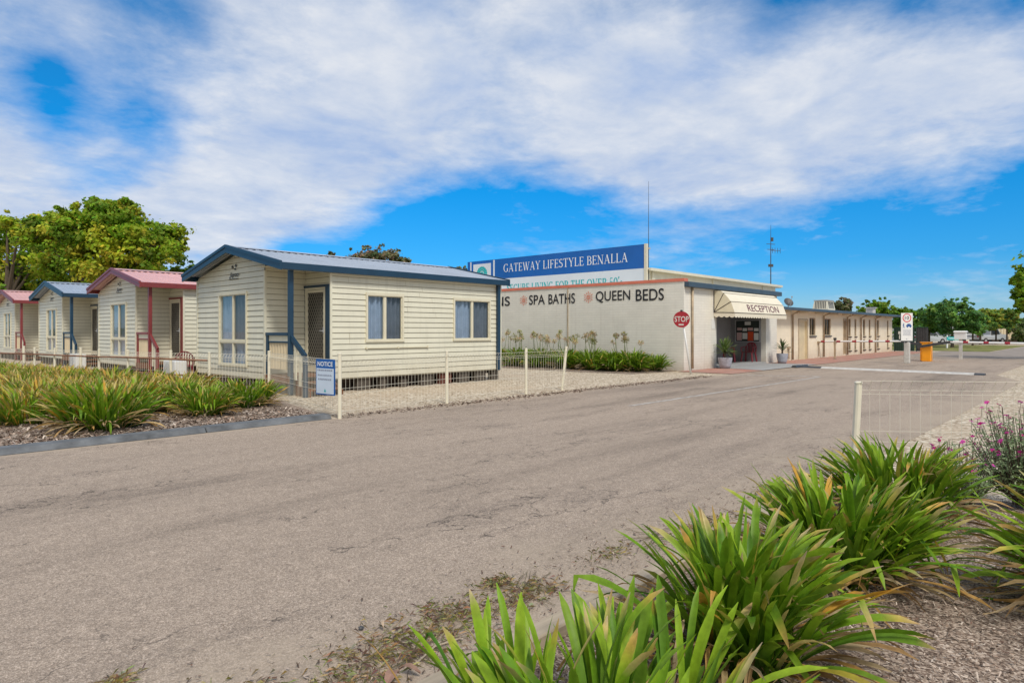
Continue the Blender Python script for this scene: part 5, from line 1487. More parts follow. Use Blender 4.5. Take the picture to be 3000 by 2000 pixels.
# ------------------------------------------------------------------ STOP sign, speed sign, barrier
r_ = thing('stop_sign', 'round red STOP sign on a leaning white pole at the corner of the reception wall', 'sign', (20.6, 10.7, 0))
SOg = r_.location
top = Vector((20.36, 10.92, 2.12)); bot = Vector((20.6, 10.7, 0))
mb = MB(); mb.tube([bot, bot.lerp(top, 1.0)], .032, 10); mb.build('pole', M['white'], r_, smooth=True, origin=SOg)
ctr = bot.lerp(top, 1.0) + Vector((-.045,-.03,-.26)); FSg = Frame((ctr.x, ctr.y, ctr.z), Vector((.62,-.78,0)).normalized(), Vector((-.78,-.62,0)).normalized())
mb = MB(); n = 36; fr_ = [FSg.P(math.cos(2*math.pi*k/n)*.275, math.sin(2*math.pi*k/n)*.275, 0) for k in range(n)]; bk = [p - FSg.n*.012 for p in fr_]
mb.face(fr_); mb.face(bk[::-1])
for k in range(n): mb.face([fr_[k], bk[k], bk[(k+1)%n], fr_[(k+1)%n]])
mb.build('disc', M['stop_red'], r_, origin=SOg)
mb = MB(); put_text(mb, FSg, 'STOP', -.235, .235, -.085, .105, .006, bold=.012)
mb.face([FSg.P(-.10,-.20,.006),FSg.P(.07,-.20,.006),FSg.P(.07,-.155,.006),FSg.P(-.10,-.155,.006)])
mb.build('lettering', M['white_worn'], r_, origin=SOg)
mb = MB(); mb.box(ctr.x-.02, ctr.x+.04, ctr.y-.02, ctr.y+.04, ctr.z+.27, ctr.z+.32); mb.build('top_bracket', M['dark_metal'], r_, origin=SOg)

r_ = thing('speed_limit_sign', 'tall white sign with a red ringed 10 on a thick white post in the drive', 'sign', (34.1, 7.06, 0))
PO = r_.location
mb = MB(); mb.box(33.99,34.21,6.95,7.17,0,.97); mb.build('post', M['white_worn'], r_, origin=PO, bevel=.02)
FP = Frame((33.97, 7.05, 0), Vector((.677,-.736,0)), Vector((-.736,-.677,0)))
mb = MB(); mb.fbox(FP, -.26, .26, 1.03, 2.28, .0, .02); mb.build('sign_board', M['white'], r_, origin=PO)
mb = MB(); mb.fbox(FP, -.03, .03, .95, 1.06, -.05, -.003); mb.build('bracket', M['dark_metal'], r_, origin=PO)
mb = MB()
for k in range(32):
    a, b = 2*math.pi*k/32, 2*math.pi*(k+1)/32
    mb.face([FP.P(math.cos(x)*q, 2.06+math.sin(x)*q, .024) for x, q in ((a,.155),(a,.195),(b,.195),(b,.155))])
mb.build('red_ring', M['sign_ring'], r_, origin=PO)
mb = MB(); put_text(mb, FP, '10', -.095, .095, 1.985, 2.135, .024, bold=.01); mb.build('numeral', M['letter_black'], r_, origin=PO)
mb = MB()
# walking figure and car pictograms
def pl(pts): mb.face([FP.P(x, z, .024) for x, z in pts])
pl([(-.145+.022*math.cos(t_*.7854), 1.80+.022*math.sin(t_*.7854)) for t_ in range(8)])
pl([(-.165,1.77),(-.125,1.77),(-.13,1.70),(-.16,1.70)]); pl([(-.16,1.699),(-.14,1.699),(-.165,1.61),(-.185,1.61)]); pl([(-.148,1.6985),(-.13,1.6985),(-.10,1.61),(-.12,1.61)])
pl([(-.166,1.765),(-.185,1.69),(-.195,1.695),(-.175,1.768)])
pl([(-.04,1.67),(-.03,1.735),(.20,1.735),(.215,1.67)]); pl([(.0,1.737),(.03,1.795),(.15,1.795),(.18,1.737)])
for cxx in (.02, .155): pl([(cxx+.03*math.cos(t_*.7854), 1.662+.03*math.sin(t_*.7854)-.012) for t_ in range(8)])
mb.build('pictograms', M['icon_blue'], r_, origin=PO)
mb = MB(); text_lines(mb, FP, -.18, .18, (1.50,1.455,1.41,1.365,1.32,1.275), .018, .024, 5); text_lines(mb, FP, -.04, .04, (1.09,1.12), .014, .024, 6); mb.build('fine_print', M['letter_grey'], r_, origin=PO)

def boom(label, cx, cy, dirn, length, bx, arm_name='boom_arm'):
    t = thing('boom_barrier', label, 'boom barrier', (cx, cy, 0), 'boom barriers across the drive'); o = t.location
    mb = MB(); mb.box(cx-.21,cx+.21,cy-.19,cy+.19,.0,.90); mb.build('cabinet', M['orange'], t, origin=o, bevel=.02)
    mb = MB(); mb.box(cx-.225,cx+.225,cy-.205,cy+.205,.903,.93); mb.build('lid', M['orange'], t, origin=o)
    mb = MB(); yy = cy+dirn*.0; s = cx-.27 if bx < 0 else cx+.27
    mb.bar((s,cy-dirn*.35,.70),(s,cy+dirn*1.1,.97),.07,.12); mb.tube([(cx,cy,.78),(s,cy,.78)],.05,8); mb.build('arm_bracket', M['dark_metal'], t, origin=o)
    mb = MB(); mb.tube([(s,cy+dirn*1.0,.955),(s,cy+dirn*length,.90)],.05,10); arm = mb.build('boom_arm', M['white'], t, origin=o)
    k = 0; d = 1.5
    while d < length-.15:
        z0 = .955+(.90-.955)*(d-1)/(length-1)
        mb = MB(); mb.tube([(s,cy+dirn*d,z0),(s,cy+dirn*(d+.2),z0-.003)],.053,10); mb.build('red_band', M['band_red'], arm, origin=o); d += .78
    return t
boom('orange boom barrier with its striped arm out to the left, towards the reception', 37.9, 7.05, 1, 4.9, -1)
boom('orange boom barrier in front with its striped arm out to the right', 37.2, 6.85, -1, 4.6, -1)
r_ = thing('boom_rest_post', 'slim dark post at the footpath edge holding the end of the left boom', 'post', (36.9, 10.95, 0))
mb = MB(); mb.box(36.86,36.94,10.91,10.99,0,1.0); mb.build('shaft', M['brown_pipe'], r_, origin=r_.location)
mb = MB(); mb.box(36.82,36.98,10.88,11.02,.012,.03); mb.bar((36.9,10.95,1.0),(36.9,10.95,1.12),.12,.12); mb.build('fork', M['dark_metal'], r_, origin=r_.location)
r_ = thing('keypad_post', 'white post with a wider white box on top, behind the orange barrier', 'post', (41.0, 6.05, 0))
mb = MB(); mb.box(40.93,41.07,5.98,6.12,0,1.05); mb.build('shaft', M['white_worn'], r_, origin=r_.location)
mb = MB(); mb.box(40.8,41.2,5.8,6.3,1.05,1.42); mb.hexa([(40.75,5.75,1.42),(41.25,5.75,1.42),(41.25,6.35,1.42),(40.75,6.35,1.42),(40.8,5.8,1.48),(41.2,5.8,1.48),(41.2,6.3,1.48),(40.8,6.3,1.48)]); mb.build('keypad_box', M['white'], r_, origin=r_.location)
r_ = thing('speed_hump', 'long white speed hump laid across the drive before the barrier', 'speed hump', (27.2, 6.2, 0))
mb = MB(); 
pf = [(-.20,.006),(-.14,.045),(-.05,.065),(.05,.065),(.14,.045),(.20,.006)]
def hump(y0, y1, s0, s1):
    m_ = MB()
    a = [(27.2+s0+x, y0, z) for x, z in pf]; b = [(27.2+s1+x, y1, z) for x, z in pf]
    for i in range(5): m_.face([a[i], b[i], b[i+1], a[i+1]][::-1])
    m_.face(a); m_.face(b[::-1]); return m_
hump(3.55, 8.6, -.5, .2).build('white_strip', M['white_worn'], r_, origin=r_.location)
hump(3.25, 3.54, -.55, -.5).build('rubber_end', M['dark_metal'], r_, origin=r_.location)
hump(8.61, 9.5, .2, .3).build('rubber_end', M['dark_metal'], r_, origin=r_.location)
r_ = thing('wheel_stop', 'short black and white worn rubber strip on the drive by the entrance paving', 'wheel stop', (25.5, 9.3, 0))
mb = MB(); mb.hexa([(26.9,9.42,.026),(28.3,9.42,.026),(28.3,9.62,.026),(26.9,9.62,.026),(26.93,9.46,.10),(28.27,9.46,.10),(28.27,9.58,.10),(26.93,9.58,.10)]); mb.build('rubber_strip', M['dark_metal'], r_, origin=r_.location)
mb = MB()
for x in (27.5,27.8,28.05): mb.box(x,x+.13,9.455,9.585,.095,.104)
mb.build('white_patch', M['white_worn'], r_, origin=r_.location)

# air-conditioner units between the cabins
for i, (x, y, lb) in enumerate(((7.15,19.3,'off white air conditioner unit between the nearest blue and red cabins'),(7.0,28.0,'off white air conditioner unit behind the fence, before the second gap between cabins'))):
    r_ = thing('air_conditioner_unit', lb, 'air conditioner', (x, y, 0), 'outdoor air conditioner units')
    mb = MB(); mb.box(x-.16,x+.16,y-.42,y+.42,.06,.64); mb.box(x-.14,x-.08,y-.35,y+.35,0,.06); mb.box(x+.08,x+.14,y-.35,y+.35,0,.06); mb.build('casing', M['ac_white'], r_, origin=r_.location, bevel=.015)
    mb = MB(); n = 20
    for q0, q1 in ((.05,.065),(.10,.115),(.15,.165),(.2,.215)):
        for k in range(n):
            a, b = 2*math.pi*k/n, 2*math.pi*(k+1)/n
            mb.face([(x-.165, y+.12+math.cos(c)*q, .36+math.sin(c)*q) for c, q in ((a,q0),(a,q1),(b,q1),(b,q0))])
    mb.build('fan_grille', M['grey_metal'], r_, origin=r_.location)

# ------------------------------------------------------------------ trees
def leaf_cloud(mb, r, centre, rad, n, size, cols, flat=.8):
    c = Vector(centre)
    k = r.uniform(.8, 1.2); base = r.choice(cols)
    ax = (r.uniform(.75,1.55), r.uniform(.75,1.55), r.uniform(.6,1.15)*flat)
    skew = Vector((r.gauss(0,.35), r.gauss(0,.35), 0))
    for _ in range(n):
        v = Vector((r.gauss(0,.52), r.gauss(0,.52), r.gauss(0,.52)))
        p = c + Vector((v.x*ax[0], v.y*ax[1], v.z*ax[2]))*rad + skew*v.z*rad
        v = v*.9
        nrm = (v*.9 + Vector((r.gauss(0,.6), r.gauss(0,.6), r.gauss(.5,.6)))).normalized()
        a = nrm.cross(Vector((r.gauss(0,1), r.gauss(0,1), r.gauss(0,1)))).normalized(); b = nrm.cross(a)
        s = size*r.uniform(.6, 1.25)
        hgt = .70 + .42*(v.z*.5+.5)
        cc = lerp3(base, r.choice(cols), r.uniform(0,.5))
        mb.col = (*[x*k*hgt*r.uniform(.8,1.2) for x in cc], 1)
        mb.face([p-a*s*.5, p-b*s*.30, p+a*s*.5, p+b*s*.30])

def tree(name, label, cat, base, lobes, n_per, size, cols, trunk_r, group=None, limb_to=8, seed=1, sub=9, bark='bark', fill=.42):
    """lobes: list of (centre, radius) in world space; each lobe is filled with many small leaf clouds"""
    r = random.Random(seed); base = Vector(base)
    t = thing(name, label, cat, base, group)
    cr = MB(); tk = MB()
    top = max(lobes, key=lambda l: l[0][2])[0]
    low = min(l[0][2]-l[1] for l in lobes)
    fork = Vector((base.x, base.y, base.z + max(.5, (low-base.z)*.95 + .3)))
    tk.tube([base+Vector((0,0,-.05)), base+Vector((0,0,.25)), fork], [trunk_r*1.35, trunk_r, trunk_r*.8], 9)
    for li, (c, rad) in enumerate(lobes):
        c = Vector(c)
        if li < limb_to:
            mid = fork.lerp(c, .55) + Vector((r.gauss(0,.1)*rad, r.gauss(0,.1)*rad, -.1*rad))
            tk.tube([fork-Vector((0,0,.1)), mid, c + Vector((0,0,rad*.3))], [trunk_r*.6, trunk_r*.35, trunk_r*.1], 6)
        for s in range(sub):
            v = Vector((r.gauss(0,1), r.gauss(0,1), r.gauss(0,.85))).normalized()
            p = c + v*rad*r.uniform(.35, .98)
            leaf_cloud(cr, r, p, rad*fill*r.uniform(.6,1.15), n_per, size, cols)
            if s % 2 == 0 and li < limb_to: tk.tube([c, p], [trunk_r*.14, trunk_r*.05], 4, cap=False)
    for (c, rad) in lobes:      # loose sprays that break the outline
        c = Vector(c)
        for s in range(7):
            v = Vector((r.gauss(0,1), r.gauss(0,1), r.gauss(.35,.8))).normalized()
            p = c + v*rad*r.uniform(1.0, 1.38)
            leaf_cloud(cr, r, p, rad*r.uniform(.10,.20), max(8, n_per//6), size, cols)
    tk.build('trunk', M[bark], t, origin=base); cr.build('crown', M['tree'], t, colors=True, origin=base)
    return t

BROAD = [(.24,.35,.02),(.17,.30,.02),(.33,.40,.025),(.11,.21,.018),(.42,.42,.04)]
DARK = [(.07,.13,.018),(.10,.16,.025),(.13,.19,.025)]
LOLLY = [(.10,.22,.055),(.14,.28,.06),(.20,.35,.065),(.11,.25,.085)]
YELG = [(.28,.33,.04),(.40,.38,.05),(.17,.25,.04)]
GUM = [(.14,.17,.07),(.22,.21,.11),(.10,.13,.055),(.28,.22,.14)]
def lobes_at(lst, D, jit, seed):
    r = random.Random(seed); out = []
    for u, v, px in lst:
        d = D + r.uniform(-jit, jit)
        out.append((at(u, v, d), px/F_PX*d))
    return out
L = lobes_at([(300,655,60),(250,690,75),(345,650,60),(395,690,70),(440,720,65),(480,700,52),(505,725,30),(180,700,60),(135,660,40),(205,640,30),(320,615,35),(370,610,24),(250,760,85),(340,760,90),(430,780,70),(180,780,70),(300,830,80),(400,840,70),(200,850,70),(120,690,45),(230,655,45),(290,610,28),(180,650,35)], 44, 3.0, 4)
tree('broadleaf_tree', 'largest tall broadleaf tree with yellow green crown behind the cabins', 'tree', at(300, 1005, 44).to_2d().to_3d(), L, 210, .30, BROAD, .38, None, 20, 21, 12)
L = lobes_at([(20,690,60),(75,720,65),(-40,700,70),(35,760,70),(110,780,60),(-30,790,80),(60,665,40),(20,655,20),(90,690,35),(10,830,60)], 48, 2.5, 5)
tree('broadleaf_tree', 'loose yellow green tree at the left edge, its crown thin and gappy', 'tree', at(20, 1000, 48).to_2d().to_3d(), L, 120, .29, BROAD, .3, None, 10, 22, 10)
L = lobes_at([(40,860,55),(110,870,45),(-30,850,60),(170,880,40),(60,830,45),(140,845,35)], 52, 2, 6)
tree('hedge_tree', 'dark low bushy tree behind the leftmost cabins', 'tree', at(60, 1000, 52).to_2d().to_3d(), L, 200, .28, DARK, .2, None, 4, 23, 10)
L = lobes_at([(520,800,45),(560,805,30),(490,830,45),(455,800,40),(540,840,40)], 50, 2, 7)
tree('hedge_tree', 'low green tree showing between the red cabin roof and the nearest blue cabin', 'tree', at(520, 1000, 50).to_2d().to_3d(), L, 190, .28, [BROAD[1], BROAD[3], DARK[2]], .2, None, 4, 24, 9)
L = lobes_at([(1050,765,34),(1110,755,36),(1150,765,30),(1080,745,24),(1180,770,18),(1025,775,20),(1100,790,50)], 62, 2, 8)
tree('gum_tree', 'grey green gum tree top showing over the middle of the nearest cabin roof', 'tree', at(1100, 1000, 62).to_2d().to_3d(), L, 95, .34, GUM, .3, None, 5, 25, 9)
L = lobes_at([(1345,795,16),(1355,805,18),(1335,808,14)], 64, 1, 9)
tree('gum_tree', 'small gum tree top left of the rooftop sign', 'tree', at(1345, 1000, 64).to_2d().to_3d(), L, 80, .3, GUM, .2, None, 3, 26, 7)
L = lobes_at([(970,745,9),(962,752,8)], 62, .5, 10)
tree('gum_tree', 'tiny bare topped tree poking above the cabin roof ridge', 'tree', at(968, 1000, 62).to_2d().to_3d(), L, 30, .22, GUM, .12, None, 2, 27, 5)
# behind the wing
L = lobes_at([(2455,895,20),(2475,893,16),(2440,900,15),(2484,902,9)], 78, 2, 11)
tree('gum_tree', 'small grey green gum beside the roof cooler', 'tree', at(2460, 1000, 78).to_2d().to_3d(), L, 70, .4, GUM, .25, None, 3, 28, 9)
L = lobes_at([(2560,900,22),(2585,905,24),(2540,912,22),(2615,915,20),(2530,920,16),(2570,925,24)], 72, 2, 12)
tree('broadleaf_tree', 'green tree behind the wing roof by the small white vent', 'tree', at(2575, 1000, 72).to_2d().to_3d(), L, 90, .36, [BROAD[1], BROAD[3], YELG[2]], .25, None, 4, 29, 9)
L = lobes_at([(2640,920,20),(2660,925,18),(2630,945,22),(2655,955,20),(2640,985,20)], 66, 1.5, 13)
tree('broadleaf_tree', 'green tree behind the speed limit sign at the end of the wing', 'tree', at(2645, 1000, 66).to_2d().to_3d(), L, 90, .34, [BROAD[1], BROAD[3], LOLLY[2]], .2, None, 4, 30, 9)

# rounded shade trees along the lawn
def lolly(label, u, D, ztop, zbot, rw, cols, seed, tr=.11, size=.26, n=120):
    b = at(u, 0, D); b.z = 0
    zc = (ztop+zbot)/2; h = (ztop-zbot)/2
    r = random.Random(seed); L = [(Vector((b.x, b.y, zc)), min(rw, h)*.8)]
    for k in range(9):
        a = 2*math.pi*k/9+r.uniform(-.3,.3); q = rw*.62
        L.append((Vector((b.x+q*math.cos(a), b.y+q*math.sin(a), zc + r.uniform(-.5,.45)*h)), min(rw,h)*r.uniform(.38,.5)))
    for k in range(4):
        a = 2*math.pi*k/4+r.uniform(-.4,.4); L.append((Vector((b.x+rw*.3*math.cos(a), b.y+rw*.3*math.sin(a), zc+h*.58)), min(rw,h)*.42))
    return tree('shade_tree', label, 'tree', b, L, n, size, cols, tr, 'round crowned shade trees along the lawn', 6, seed, 8)
lolly('largest round crowned dark green tree at the middle of the lawn row', 2790, 59, 4.25, 1.0, 2.6, LOLLY, 41, .13, .24, 200)
lolly('round dark green tree left of the largest one, behind the orange barrier', 2722, 66, 3.9, 1.05, 2.1, LOLLY, 42, .11, .24, 180)
lolly('yellow green round tree just right of the largest one', 2872, 72, 3.9, 1.2, 1.85, YELG+LOLLY[:2], 43)
lolly('darker small round tree in front of the white truck', 2850, 66, 3.2, 1.35, 1.3, LOLLY, 44, .09)
lolly('yellow green round tree in front of the cream fence, left of two', 2918, 74, 3.9, 1.4, 1.5, YELG, 45, .09)
lolly('green round tree in front of the cream fence, right of two', 2950, 72, 3.75, 1.5, 1.5, YELG[1:]+LOLLY[1:], 46, .09)
L = lobes_at([(2990,975,22),(3010,960,26),(2985,990,16),(3030,980,30),(3000,945,10)], 78, 2, 14)
tree('hedge_tree', 'dull olive bushy tree at the far right end of the cream fence', 'tree', at(3005, 1004, 78).to_2d().to_3d(), L, 90, .4, [DARK[1], GUM[0]], .2, None, 3, 47, 9)
# right-edge tree, mostly out of frame
L = lobes_at([(2985,800,14),(2995,812,16),(2978,826,13),(2996,842,15),(2984,866,14),(2998,884,15),(2990,900,14),(3010,830,30),(3020,880,30),(3060,800,70),(3070,880,60),(3120,740,90),(3160,850,90)], 34, 1.2, 15)
tree('overhanging_tree', 'leafy branches of a near tree hanging in at the right edge', 'tree', at(3130, 1050, 34).to_2d().to_3d(), L, 60, .24, [BROAD[1], BROAD[0], BROAD[3]], .2, None, 13, 48, 8)

# ------------------------------------------------------------------ far yard: panels, fence, vehicles
for i, (x, y, w, lb) in enumerate(((53.7, 11.95, .62, 'dark green upright panel touching the end of the wing'), (53.75, 11.3, .62, 'dark green upright panel behind the speed limit sign'), (53.9, 10.62, .75, 'charcoal green upright panel right of the speed limit sign'))):
    r_ = thing('screen_panel', lb, 'screen panel', (x, y, 0), 'dark green screen panels at the end of the wing')
    mb = MB(); n = 10
    for k in range(n): mb.box(x+(.03 if k % 2 else 0), x+.06, y-w*(k+1)/n, y-w*k/n, .05, 1.7)
    mb.build('sheet', M['green_panel'] if i < 2 else M['dark_metal'], r_, origin=r_.location)
    mb = MB(); mb.box(x-.02,x+.08,y-.05,y+.0,0,1.76); mb.box(x-.02,x+.08,y-w+.05,y-.05,1.703,1.76); mb.build('frame', M['green_panel'], r_, origin=r_.location)
    if i == 0:
        mb = MB(); mb.box(x-.005,x+.0,y-.42,y-.28,1.25,1.45); mb.box(x-.005,x+.0,y-.40,y-.33,.9,1.2); mb.build('sticker', M['paper'], r_, origin=r_.location)
# teal name board on white frame
r_ = thing('park_sign', 'low white framed board with a teal strip under the largest round tree', 'sign', (57, 0, 0))
p = at(2794, 1000, 57); p.z = 0; r_.location = p
ux = Vector((.677,-.736,0)); nn_ = Vector((-.736,-.677,0)); FT = Frame(p, ux, nn_)
mb = MB(); mb.fbox(FT,-.62,-.52,0,1.1,-.05,.05); mb.fbox(FT,.52,.62,0,1.1,-.05,.05); mb.fbox(FT,-.52,.52,.42,.66,-.02,.02); mb.build('white_frame', M['white'], r_, origin=p)
mb = MB(); mb.fbox(FT,-.62,.62,.70,.98,.052,.07); mb.build('teal_board', M['teal'], r_, origin=p)
mb = MB(); text_lines(mb, FT, -.5, .5, (.86,), .05, .073, 9); text_lines(mb, FT, -.4, .45, (.76,), .03, .073, 10); mb.build('board_lettering', M['letter_white'], r_, origin=p)
# cream sheet fence at the back
r_ = thing('sheet_fence', 'cream sheet metal fence with dark base behind the small round trees', 'fence', at(2930, 1004, 84).to_2d().to_3d())
p = Vector(r_.location); FC = Frame(p, ux, nn_)
mb = MB()
for k in range(46): mb.fbox(FC, -3.9+k*.18, -3.9+(k+1)*.18, .42, 2.0 if k < 44 else 1.9, -.03, .0 if k % 2 else .03)
mb.build('sheet', M['porch_panel'], r_, origin=p)
mb = MB(); mb.fbox(FC, -3.9, 4.4, 0, .415, -.05, .02); mb.build('plinth', M['under_dark'], r_, origin=p)
for k in range(5):
    mb = MB(); mb.fbox(FC, -3.9+k*2.02, -3.82+k*2.02, 0, 2.05, .031, .08); mb.build('post', M['fence'], r_, origin=p)

def caravan(label, u, D, L_, h, rot):
    p = at(u, 1000, D); p.z = 0
    t = thing('caravan', label, 'caravan', p, 'white caravans beyond the lawn', rot)
    mb = MB(); pf_ = [(-L_/2,.45),(-L_/2,h*.65),(-L_/2+.35,h),(L_/2-.2,h),(L_/2,h*.8),(L_/2,.45)]
    for y in (-1.1, 1.1): mb.face([(x,y,z) for x, z in (pf_ if y < 0 else pf_[::-1])])
    for a, b in zip(pf_, pf_[1:]+pf_[:1]): mb.face([(a[0],-1.1,a[1]),(a[0],1.1,a[1]),(b[0],1.1,b[1]),(b[0],-1.1,b[1])])
    mb.build('body', M['car_white'], t)
    for x in (-L_*.28, L_*.12):
        mb = MB(); mb.box(x,x+.9,-1.125,-1.105,1.25,1.85); mb.build('window', M['car_glass'], t)
    mb = MB(); mb.box(L_*.32,L_*.32+.6,-1.12,-1.103,.55,2.1); mb.build('door', M['ac_white'], t)
    mb = MB(); mb.box(-L_/2+.1,L_/2-.1,-1.12,-1.103,.80,.92); mb.build('stripe', M['car_dark'], t)
    for y in (-1.0, 1.0):
        mb = MB(); mb.tube([(.1,y-.1,.33),(.1,y+.1,.33)],.33,16); mb.build('wheel', M['tyre'], t)
    mb = MB(); mb.bar((-L_/2,0,.45),(-L_/2-1.1,0,.42),.1,.08); mb.tube([(-L_/2-.9,0,0),(-L_/2-.9,0,.5)],.03,6); mb.build('drawbar', M['dark_metal'], t)
    return t
RZ = math.atan2(-.736, .677)
caravan('white caravan behind the trunk of the largest round tree', 2800, 80, 4.6, 2.3, RZ+.1)
caravan('white caravan parked right of the teal strip board', 2862, 84, 3.6, 2.2, RZ-.1)

def car(label, u, D, rot, body, kind):
    p = at(u, 1000, D); p.z = 0
    t = thing('parked_car', label, 'car', p, 'vehicles parked beyond the lawn', rot)
    mb = MB()
    if kind == 'wagon': pr = [(-2.1,.35),(-2.15,.85),(-1.95,1.0),(-1.7,1.5),(.35,1.55),(1.05,1.02),(2.0,.88),(2.15,.6),(2.1,.35)]
    else: pr = [(-2.4,.45),(-2.4,1.0),(-.5,1.02),(-.4,1.75),(.75,1.78),(1.25,1.15),(2.2,1.05),(2.35,.75),(2.3,.45)]
    hw = .86
    def ring(y, k): return [(x, y*(1 if z < 1.02 else k), z) for x, z in pr]
    a, b = ring(-hw, .86), ring(hw, .86)
    mb.face(a); mb.face(b[::-1])
    n = len(pr)
    for i in range(n): mb.face([a[i], b[i], b[(i+1)%n], a[(i+1)%n]])
    mb.build('body', body, t, bevel=.05)
    wz = [(-1.62,1.05),(-1.5,1.42),(.28,1.45),(.82,1.05)] if kind == 'wagon' else [(-.35,1.1),(-.3,1.66),(.7,1.68),(1.08,1.12)]
    for s in (-1, 1):
        mb = MB(); mb.face([(x, s*hw*(1.012 if z < 1.12 else .90), z) for x, z in wz]); mb.build('side_window', M['car_glass'], t)
    mb = MB(); x0, z0 = (.42,1.5) if kind == 'wagon' else (.80,1.72); x1, z1 = (1.06,1.04) if kind == 'wagon' else (1.27,1.17)
    mb.face([(x0+.03,-.66,z0),(x0+.03,.66,z0),(x1+.03,.76,z1),(x1+.03,-.76,z1)]); mb.build('windscreen', M['car_glass'], t)
    for x in (-1.35, 1.35):
        for s in (-1, 1):
            mb = MB(); mb.tube([(x,s*(hw-.2),.33),(x,s*(hw+.01),.33)],.33,18); w = mb.build('wheel', M['tyre'], t)
            mb = MB(); mb.tube([(x,s*(hw+.0),.33),(x,s*(hw+.02),.33)],.18,14); mb.build('rim', M['grey_metal'], w)
    for s in (-1, 1):
        mb = MB(); mb.box(2.08 if kind == 'wagon' else 2.28, 2.17 if kind == 'wagon' else 2.36, s*.62-.15, s*.62+.15, .66, .80); mb.build('headlight', M['white'], t)
        mb = MB(); mb.box(-2.17 if kind == 'wagon' else -2.42, -2.08 if kind == 'wagon' else -2.37, s*.7-.1, s*.7+.1, .75, .95); mb.build('tail_light', M['band_red'], t)
    return t
car('white wagon parked behind the orange barrier', 2712, 72, RZ+.25, M['car_white'], 'wagon')
car('dark blue wagon parked behind the white keypad post', 2738, 78, RZ+1.2, M['car_dark'], 'wagon')
car('white utility truck in front of the cream fence', 2892, 80, RZ+.3, M['car_white'], 'ute')

# a house-like block of pale units far behind, so the yard has a back
r_ = thing('far_building', 'long pale low building far behind the caravans', 'building', at(2790, 1000, 100).to_2d().to_3d())
p = Vector(r_.location); FF = Frame(p, ux, nn_)
mb = MB(); mb.fbox(FF, -7, 8, 0, 2.3, -5, 0); mb.build('wall', M['cream_clad'], r_, origin=p)
mb = MB(); mb.hexa([FF.P(-7.3,2.3,-5.3),FF.P(8.3,2.3,-5.3),FF.P(8.3,2.3,.3),FF.P(-7.3,2.3,.3),FF.P(-7.3,2.9,-2.6),FF.P(8.3,2.9,-2.6),FF.P(8.3,2.95,-2.4),FF.P(-7.3,2.95,-2.4)]); mb.build('roof', M['grey_metal'], r_, origin=p)
for x in (-5, -1.5, 2, 5.5):
    mb = MB(); mb.fbox(FF, x, x+1.3, .95, 1.8, .002, .03); mb.build('window', M['car_glass'], r_, origin=p)
# low treeline closing the horizon
mb = MB(); r = random.Random(5)
for k in range(150):
    a = R(-75 + 185*k/150); D = r.uniform(170, 215); h = r.uniform(2.2, 4.4)
    leaf_cloud(mb, r, (D*math.cos(a), D*math.sin(a), h*.4), h*1.0, 70, 1.5, DARK, .55)
o = mb.build('far_woodland', M['tree'], colors=True); tag(o, 'low far woodland along the horizon', 'woodland', kind='stuff')

# ------------------------------------------------------------------ litter: mulch chips, dry grass, twigs
r = random.Random(31)
mb = MB()
def chip(x, y, z, l, w, col):
    a = r.uniform(0, math.pi); tl = r.gauss(0,.3)
    d = Vector((math.cos(a)*math.cos(tl), math.sin(a)*math.cos(tl), math.sin(tl))); s = Vector((-math.sin(a), math.cos(a), r.gauss(0,.35))).normalized()
    p = Vector((x, y, z)); mb.col = (*col, 1)
    q = r.uniform(.5, 1.0)
    mb.face([p-d*l/2-s*w/2, p+d*l/2-s*w/2*q, p+d*l/2+s*w/2*q, p-d*l/2+s*w/2])
CH = [(.12,.085,.065),(.22,.165,.13),(.34,.265,.21),(.46,.37,.30),(.16,.10,.075),(.58,.49,.41),(.38,.27,.20)]
for _ in range(62000):
    x = 1.0 + 6.0*r.random()**1.25; y = r.uniform(-2.2, 1.9)
    dd = .736*x+.677*y
    if dd < 1.6: continue
    k = (.677*x-.736*y)/dd
    if not -.1 < k < .85: continue
    c = r.choice(CH); m_ = r.uniform(.7, 1.25)
    chip(x, y, .038+r.random()*.012, r.uniform(.007,.024)*(1 if r.random() < .85 else 2.4), r.uniform(.003,.008), tuple(v*m_ for v in c))
for _ in range(9000):
    x = r.uniform(.2, 6.9); y = 9.95 + 3.6*r.random()**1.4
    if x > 6.1+.05*(y-9.9)*2: continue
    c = r.choice(CH); m_ = r.uniform(.7, 1.2)
    chip(x, y, .038+r.random()*.012, r.uniform(.03,.09), r.uniform(.012,.03), tuple(v*m_ for v in c))
# crumbs scattered along the edge of the drive
for _ in range(2600):
    x = r.uniform(6.2, 20); y = 9.74 + r.gauss(0,.13)
    c = r.choice(CH[:5]); chip(x, y, .014+r.random()*.006, r.uniform(.03,.08), r.uniform(.01,.03), c)
for _ in range(2500):
    x = r.uniform(.6, 9.0); y = 2.08 + abs(r.gauss(0,.42))
    c = r.choice(CH[:5]); chip(x, y, .012+r.random()*.006, r.uniform(.008,.03), r.uniform(.004,.010), c)
o = mb.build('bark_chips', M['chips'], colors=True); tag(o, 'brown bark chips strewn over the garden beds', 'mulch', kind='stuff')

